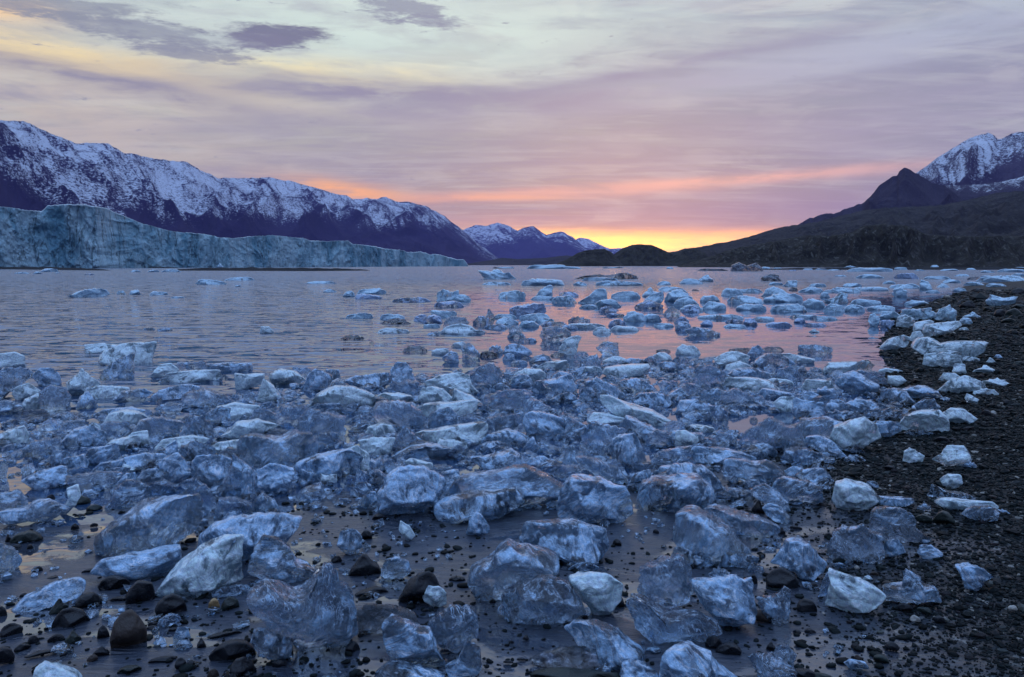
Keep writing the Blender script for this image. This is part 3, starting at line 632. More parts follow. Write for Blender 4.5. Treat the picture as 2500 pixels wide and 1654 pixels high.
# glacier
def build_glacier(name, top, base, rr, label, seed, rough=1.0, nu=900):
    nv = 120
    xs = np.linspace(top[0][0], top[-1][0], nu)
    ty = np.interp(xs, [p[0] for p in top], [p[1] for p in top]); by = np.interp(xs, [p[0] for p in base], [p[1] for p in base])
    ty = ty - 1.3 * rough * fbm(np.column_stack([xs * 0.5, xs * 0, xs * 0 + seed]), 3, 0.6, seed=seed + 30) - 1.3 * rough * fbm(np.column_stack([xs * 0.12, xs * 0, xs * 0 + seed]), 4, 0.6, seed=seed)
    R = rr(xs); az = np.array([az_of(x) for x in xs])
    zt = np.array([elev_z(x, y, r) for x, y, r in zip(xs, ty, R)]); zb = np.minimum(np.array([elev_z(x, y, r) for x, y, r in zip(xs, by, R)]), 0.0) - 0.6
    v = np.concatenate([np.linspace(0, 1, nv), 1 + np.linspace(0, 1, 30)[1:]])
    V, I = np.meshgrid(v, np.arange(nu)); V = V.ravel(); I = I.ravel(); vv = np.clip(V, 0, 1); bk = np.clip(V - 1, 0, 1)
    h = zb[I] + (zt - zb)[I] * vv
    arc = (az * R)[I]
    hs = (zt - zb)[I]
    U = np.column_stack([arc * 0.09, h * 0.03, np.full(len(V), seed * 3.1)])
    w = fbm(U * 1.3, 3, seed=seed + 5)
    col = fbm(np.column_stack([arc * 0.11 + w * 1.2, h * 0.02 + w * 0.3, 0 * arc]), 5, 0.55, seed=seed + 1, ridged=True)
    big = fbm(np.column_stack([arc * 0.02, h * 0.012, 0 * arc + 4]), 3, seed=seed + 2)
    fine_ = fbm(np.column_stack([arc * 0.4, h * 0.16, 0 * arc]), 4, 0.6, seed=seed + 12)
    depth = -(col * 3.6 + big * 8 + fine_ * 2.2) * rough * np.clip(hs / 18, 0.15, 1.2)
    lean = vv * hs * 0.12
    Rv = R[I] + depth + lean + bk * 160
    rise = bk * 160 / R[I] * (zt[I] - CAM_H) * 0.93
    hb = h + rise + bk * 1.5 * fbm(np.column_stack([arc * 0.05, bk * 8, 0 * arc]), 4, seed=seed + 7)
    hb = np.where(bk > 0.85, hb - (bk - 0.85) / 0.15 * hs * 1.3, hb)
    P = np.column_stack([Rv * np.sin(az[I]), Rv * np.cos(az[I]), hb])
    topm = np.clip((V - 0.985) / 0.02, 0, 1)
    o = mesh_obj(name, P, grid_faces(nu, len(v))[:, ::-1], M_GLAC, True, {'top': topm * 0.8})
    kind(o, 'structure', label)
M_GLAC = mat_glacier()
topA = [(-700, 520), (-200, 500)] + Z([(0, 702), (100, 712), (200, 730), (300, 738), (345, 698), (430, 694), (600, 700), (740, 722), (820, 755), (900, 790), (980, 825), (1080, 852), (1160, 875), (1250, 886), (1400, 898), (1470, 912)], 0, 250) \
    + [(534, 580), (574, 582), (617, 578), (667, 575), (717, 579), (742, 582), (757, 588), (800, 589), (850, 588), (862, 596), (880, 640)]
build_glacier('glacier', topA, [(-700, 656), (880, 653)], lambda xs: np.interp(xs, [-700, 0, 240, 330, 520, 560, 700, 880], [300, 345, 372, 398, 440, 432, 480, 540]), 'tall turquoise glacier front with dark cracks stepping down to the right', 3, nu=1500)
topC = Z([(-20, 545), (40, 548), (150, 560), (250, 580), (380, 592), (400, 603), (500, 600), (560, 622), (590, 618), (610, 618), (640, 625), (700, 645), (740, 655), (790, 655), (815, 690)], 850, 400)
build_glacier('glacier_tongue', topC, [(840, 651), (1150, 651)], lambda xs: np.interp(xs, [840, 1150], [560, 760]), 'low jagged end of the glacier tapering to the right', 9, rough=1.2, nu=420)

# dark mud spits at the glacier's foot
def spit(pts, label, seed):
    c = [on_plane(a, b, 0.0)[0] for a, b in pts]; n = 14
    P = []; nx = 120
    c = np.array(c); t = np.linspace(0, 1, nx); s = np.linspace(0, 1, len(c))
    cx = np.interp(t, s, c[:, 0]); cy = np.interp(t, s, c[:, 1]); rad = 9 * np.sin(np.clip(t * 1.0 + 0.0, 0.02, 0.98) * pi) ** 0.5
    for j in range(n):
        q = j / (n - 1) * 2 - 1
        z = 0.75 * (1 - q * q) * np.sin(np.clip(t, 0.0, 1) * pi) ** 0.4 * (1 + 0.25 * vnoise(np.column_stack([t * 30, t * 0 + q * 2, t * 0]), seed)) - 0.08
        P.append(np.column_stack([cx, cy + q * rad * 0.8, z]))
    P = np.array(P).reshape(-1, 3)
    kind(mesh_obj('mud_spit', P, grid_faces(n, nx), M_MUD, True), 'structure', label)
M_MUD = mat_hill('mud', (0.010, 0.012, 0.016, 1), (0.018, 0.022, 0.028, 1), (0.03, 0.034, 0.04, 1), 12.0)
spit([(-160, 655), (0, 657), (140, 659), (268, 661)], 'dark mud bar at the foot of the tall glacier front', 1)
spit([(262, 653), (330, 654), (440, 655)], 'thin dark mud bar behind the first one', 2)
spit([(400, 661), (560, 661), (760, 662), (905, 661)], 'long dark mud bar before the middle glacier front', 3)
spit([(1850, 659), (2100, 659), (2500, 659), (2900, 662)], 'dark shore strip along the foot of the right bluff', 4)

# ------------------------------------------------------------------ ice and stones
_ico = {}
def ico(n):
    if n not in _ico:
        import bmesh
        bm = bmesh.new(); bmesh.ops.create_icosphere(bm, subdivisions=n, radius=1.0)
        _ico[n] = (np.array([v.co[:] for v in bm.verts]), np.array([[v.index for v in f.verts] for f in bm.faces])); bm.free()
    return _ico[n]
ORG = {'A': (0, 250), 'B': (850, 400), 'C': (1650, 300), 'D': (0, 780), 'E': (850, 780), 'F': (1650, 700), 'G': (0, 1150), 'H': (850, 1150), 'I': (1650, 1150)}
TEMPL = {
    'r': [(-.5, .0), (-.46, .35), (-.3, .75), (-.05, .98), (.18, .92), (.38, .66), (.5, .28), (.47, 0)],
    'f': [(-.5, .05), (-.44, .55), (-.25, .85), (0, .92), (.2, 1), (.4, .7), (.5, .2), (.45, 0), (-.4, 0)],
    'p': [(-.5, .0), (-.4, .3), (-.2, .6), (-.02, 1), (.1, .95), (.2, .55), (.4, .35), (.5, 0)],
    'W': [(-.5, 0), (-.35, .25), (-.05, .5), (.25, .85), (.42, 1), (.5, .6), (.47, 0)],
    'j': [(-.5, .05), (-.42, .55), (-.3, .45), (-.2, .85), (-.08, .7), (.05, 1), (.15, .7), (.3, .8), (.36, .45), (.5, .35), (.45, 0), (-.4, 0)],
}
def parse(text, k_=1.0):
    out = []
    for k, ln in enumerate(l for l in text.strip().split('\n') if l.strip()):
        head, *rest = ln.split('|'); tok = head.split(); ox, oy = ORG[tok[0]]; look = tok[1]
        rnd = random.Random(k * 7 + 3)
        if tok[2].startswith('@'):
            a = tok[2][1:].split(','); cx, yb, w, h = map(float, a[:4]); shp = a[4]
            fl = -1 if (rnd.random() < 0.5 and shp != 'W') else 1
            P = [(cx + fl * (px * w + rnd.uniform(-.04, .04) * w), yb - h * max(0, py + rnd.uniform(-.07, .07) * (py > 0.1))) for px, py in TEMPL[shp]]
        else:
            P = [tuple(map(float, q.split(','))) for q in tok[2:]]; shp = 'x'
        P = np.array(P) / 2.788 + np.array([ox, oy])
        bc = np.array([(P[:, 0].min() + P[:, 0].max()) / 2, P[:, 1].max()]); P = bc + (P - bc) * k_
        out.append(dict(P=P, look=look, shp=shp, label=rest[0].strip() if rest else None, ref=rest[1].strip() if len(rest) > 1 else None, k=k))
    return out

def polar(P, c, n=96):
    """outline radius by angle around c (farthest hit)"""
    th = np.linspace(-pi, pi, n, endpoint=False); R = np.zeros(n)
    Q = P - c; A = Q; B = np.roll(Q, -1, 0)
    for i, t in enumerate(th):
        d = np.array([cos(t), sin(t)]); e = B - A
        den = d[0] * e[:, 1] - d[1] * e[:, 0]; den = np.where(np.abs(den) < 1e-9, 1e-9, den)
        s = (A[:, 0] * e[:, 1] - A[:, 1] * e[:, 0]) / den
        u = (A[:, 0] * d[1] - A[:, 1] * d[0]) / den
        ok = (u >= -1e-6) & (u <= 1 + 1e-6) & (s > 0)
        R[i] = s[ok].max() if ok.any() else np.nan
    bad = np.isnan(R)
    if bad.any(): R[bad] = np.interp(th[bad], th[~bad], R[~bad], period=2 * pi)
    return th, R

def lump(name, it, mat, seed, sub, kindof, ground_fn):
    """a solid body whose outline from the shore follows the traced one; it has its own depth, facets and scalloped melt hollows"""
    P = it['P'].copy()
    if kindof == 'ice' and 880 < P[:, 1].max() < 1260:
        cc_ = (P.min(0) + P.max(0)) / 2; P = cc_ + (P - cc_) * np.array([1.10, 1.05]) - np.array([0, 0.05 * (P[:, 1].max() - P[:, 1].min())])
    x0, y0 = P.min(0); x1, y1 = P.max(0); w = x1 - x0; h = y1 - y0
    pc, _ = on_plane((x0 + x1) / 2, y1, 0.0)
    zg = 0.0
    for _ in range(3):
        pc, t = on_plane((x0 + x1) / 2, y1, zg); zg = ground_fn(pc[0], pc[1])
    water = terr(pc[0], pc[1]) < 0.004 and kindof != 'stone'
    ext = (0.35 if water else 0.10) * h
    if h < 0.22 * w and water: ext = 0.6 * h
    m = (P[:, 1] - (y0 + y1) / 2) / (h / 2)
    P[:, 1] += np.clip(m, 0, 1) * ext
    cpx = np.array([(x0 + x1) / 2 * 0.6 + P[:, 0].mean() * 0.4, (y0 + y1 + ext) / 2])
    rc = ray(*cpx); hor = math.hypot(rc[0], rc[1]); dep = math.atan2(-rc[2], hor)
    rnd = random.Random(seed)
    a = (h + ext) / 2; T = min(0.5 * w, 0.75 * (w * h) ** 0.5) * rnd.uniform(0.55, 0.8)
    if kindof == 'stone': T = 0.5 * (w * max(h, 0.5 * w)) ** 0.5 * 0.9
    T = min(T, 0.75 * a / max(sin(dep), 0.02))
    b = max(a * a - (T * sin(dep)) ** 2, (0.55 * a) ** 2) ** 0.5 / cos(dep)
    k = b / a
    # distance at which the body's foot meets the ground
    t = (CAM_H - zg) / -ray(cpx[0], y1)[2]
    for _ in range(6):
        s = t / F0; zc = zg + (b - ext * k) * s
        t = 0.5 * t + 0.5 * (CAM_H - zc) / max(-rc[2], 1e-4) if -rc[2] > 0.01 else t
    if -rc[2] <= 0.01: zc = CAM_H + rc[2] * t
    s = t / F0; C = rc * t + np.array([0, 0, CAM_H])
    if water and (y1 < 760):   # far floes: keep the waterline where it is seen
        pc, t = on_plane(cpx[0], y1 - T * sin(dep) * 0.5, 0.0); s = t / F0; C = np.array([pc[0], pc[1], (b - ext * k) * s])
    Q = (P - cpx) * np.array([1, -1])
    th, R = polar(Q, np.zeros(2), 160)
    if kindof != 'stone':
        jg = {'c': 0.075, 'm': 0.05, 'w': 0.03, 'd': 0.07}[it['look']]
        if y1 < 800: jg = max(jg, 0.10)
        cc = np.column_stack([np.cos(th) * 2.2, np.sin(th) * 2.2, th * 0 + seed * 1.7])
        R = R * (1 + jg * (np.abs(vnoise(cc * 1.6, seed)) * 2 - 0.7) + jg * 0.5 * vnoise(cc * 4.5, seed + 1))
    D, Fc = ico(sub)
    ang = np.arctan2(D[:, 1], D[:, 0]); rho = np.hypot(D[:, 0], D[:, 1])
    Rv = np.interp(ang, np.append(th, pi), np.append(R, R[0]))
    V = np.empty_like(D)
    pr = 0.78 if kindof != 'stone' else 0.92
    V[:, 0] = rho ** pr * Rv * np.cos(ang); V[:, 1] = rho ** pr * Rv * np.sin(ang) * k
    V[:, 2] = np.sign(D[:, 2]) * np.abs(D[:, 2]) ** 0.8 * T
    V *= s
    size = (w * h) ** 0.5 * s
    rs = np.random.RandomState(seed)
    # broken facets
    for _ in range(rs.randint(9, 14) if kindof != 'stone' else rs.randint(7, 12)):
        nn = rs.normal(size=3) * np.array([0.8, 0.9, 1.2]); nn /= np.linalg.norm(nn)
        if abs(nn[2]) < 0.6: nn[2] = 0.85 * (1 if rs.rand() < .5 else -1); nn /= np.linalg.norm(nn)
        pd = V @ nn; dmax = pd.max(); lim = dmax * rs.uniform(0.52, 0.82)
        V -= (np.clip(pd - lim, 0, None) * np.clip(np.abs(D[:, 2]) * 2.6 - 0.1, 0, 1))[:, None] * nn * 0.95
    nrm = V / (np.linalg.norm(V, axis=1)[:, None] + 1e-9)
    U = V / size + rs.uniform(0, 50, 3)
    if kindof == 'stone':
        dsp = 0.05 * fbm(U * 2.2, 3, seed=seed) + 0.012 * fbm(U * 9, 2, seed=seed + 1)
    else:
        wob = np.column_stack([vnoise(U * 1.5, seed + 4), vnoise(U * 1.5 + 9, seed + 5), vnoise(U * 1.5 + 17, seed + 6)]) * 0.35
        F1, F2 = worley((U + wob) * 2.6, seed)
        g1, g2 = worley((U + wob * 0.4) * 6.5, seed + 50)
        rg = fbm(U * np.array([1.2, 3.0, 1.2]) + wob * 2, 4, 0.5, seed=seed + 2, ridged=True)
        dsp = 0.16 * (F1 - 0.45) + 0.055 * (g1 - 0.4) + 0.05 * rg + 0.012 * fbm(U * 14, 2, seed=seed + 3)
        if it['look'] == 'c': dsp = dsp * 1.25 + 0.02 * (worley(U * 11, seed + 60)[0] - .4)
        if it['look'] == 'w': dsp = dsp * (0.75 if y1 > 800 else 1.15)
    edge = 0.28 + 0.72 * np.clip(np.abs(D[:, 2]) * 1.6, 0, 1)
    flat = np.clip(b / max(w * 0.5, 1e-6) * 1.6, 0.25, 1)
    V += nrm * (dsp * size * edge * flat)[:, None]
    # keep the traced width and height
    for ax, lo_, hi_ in ((0, (P[:, 0].min() - cpx[0]) * s, (P[:, 0].max() - cpx[0]) * s), (1, -(P[:, 1].max() - cpx[1]) * s * k, -(P[:, 1].min() - cpx[1]) * s * k)):
        a0, a1 = V[:, ax].min(), V[:, ax].max()
        V[:, ax] = (V[:, ax] - a0) / (a1 - a0) * (hi_ - lo_) + lo_
    # turn to face along the horizontal line of sight
    yaw = math.atan2(rc[0], rc[1])
    X = V[:, 0] * cos(yaw) + V[:, 2] * sin(yaw); Y = -V[:, 0] * sin(yaw) + V[:, 2] * cos(yaw)
    o = mesh_obj(name, np.column_stack([X, Y, V[:, 1]]), Fc[:, ::-1] if False else Fc, mat, True)
    # the mapping above mirrors depth, so turn the faces outward
    o.data.flip_normals() if signed_volume(o.data) < 0 else None
    o.location = C
    it.update(C=C, s=s, water=water, w=w, h=h, cx=(x0 + x1) / 2, cy=(y0 + y1) / 2, y1=y1)
    return o
def signed_volume(me):
    n = len(me.polygons); co = np.empty(len(me.vertices) * 3, np.float32); me.vertices.foreach_get('co', co); co = co.reshape(-1, 3)
    f = np.empty(n * 3, np.int32); me.loops.foreach_get('vertex_index', f); f = f.reshape(-1, 3)
    return float(np.einsum('ij,ij->i', co[f[:, 0]], np.cross(co[f[:, 1]], co[f[:, 2]])).sum())
_tz = {}
def terr(x, y): return float(terrain_z(np.array([[x, y]]), False)[0])
def gz(x, y): return max(terr(x, y), 0.0)


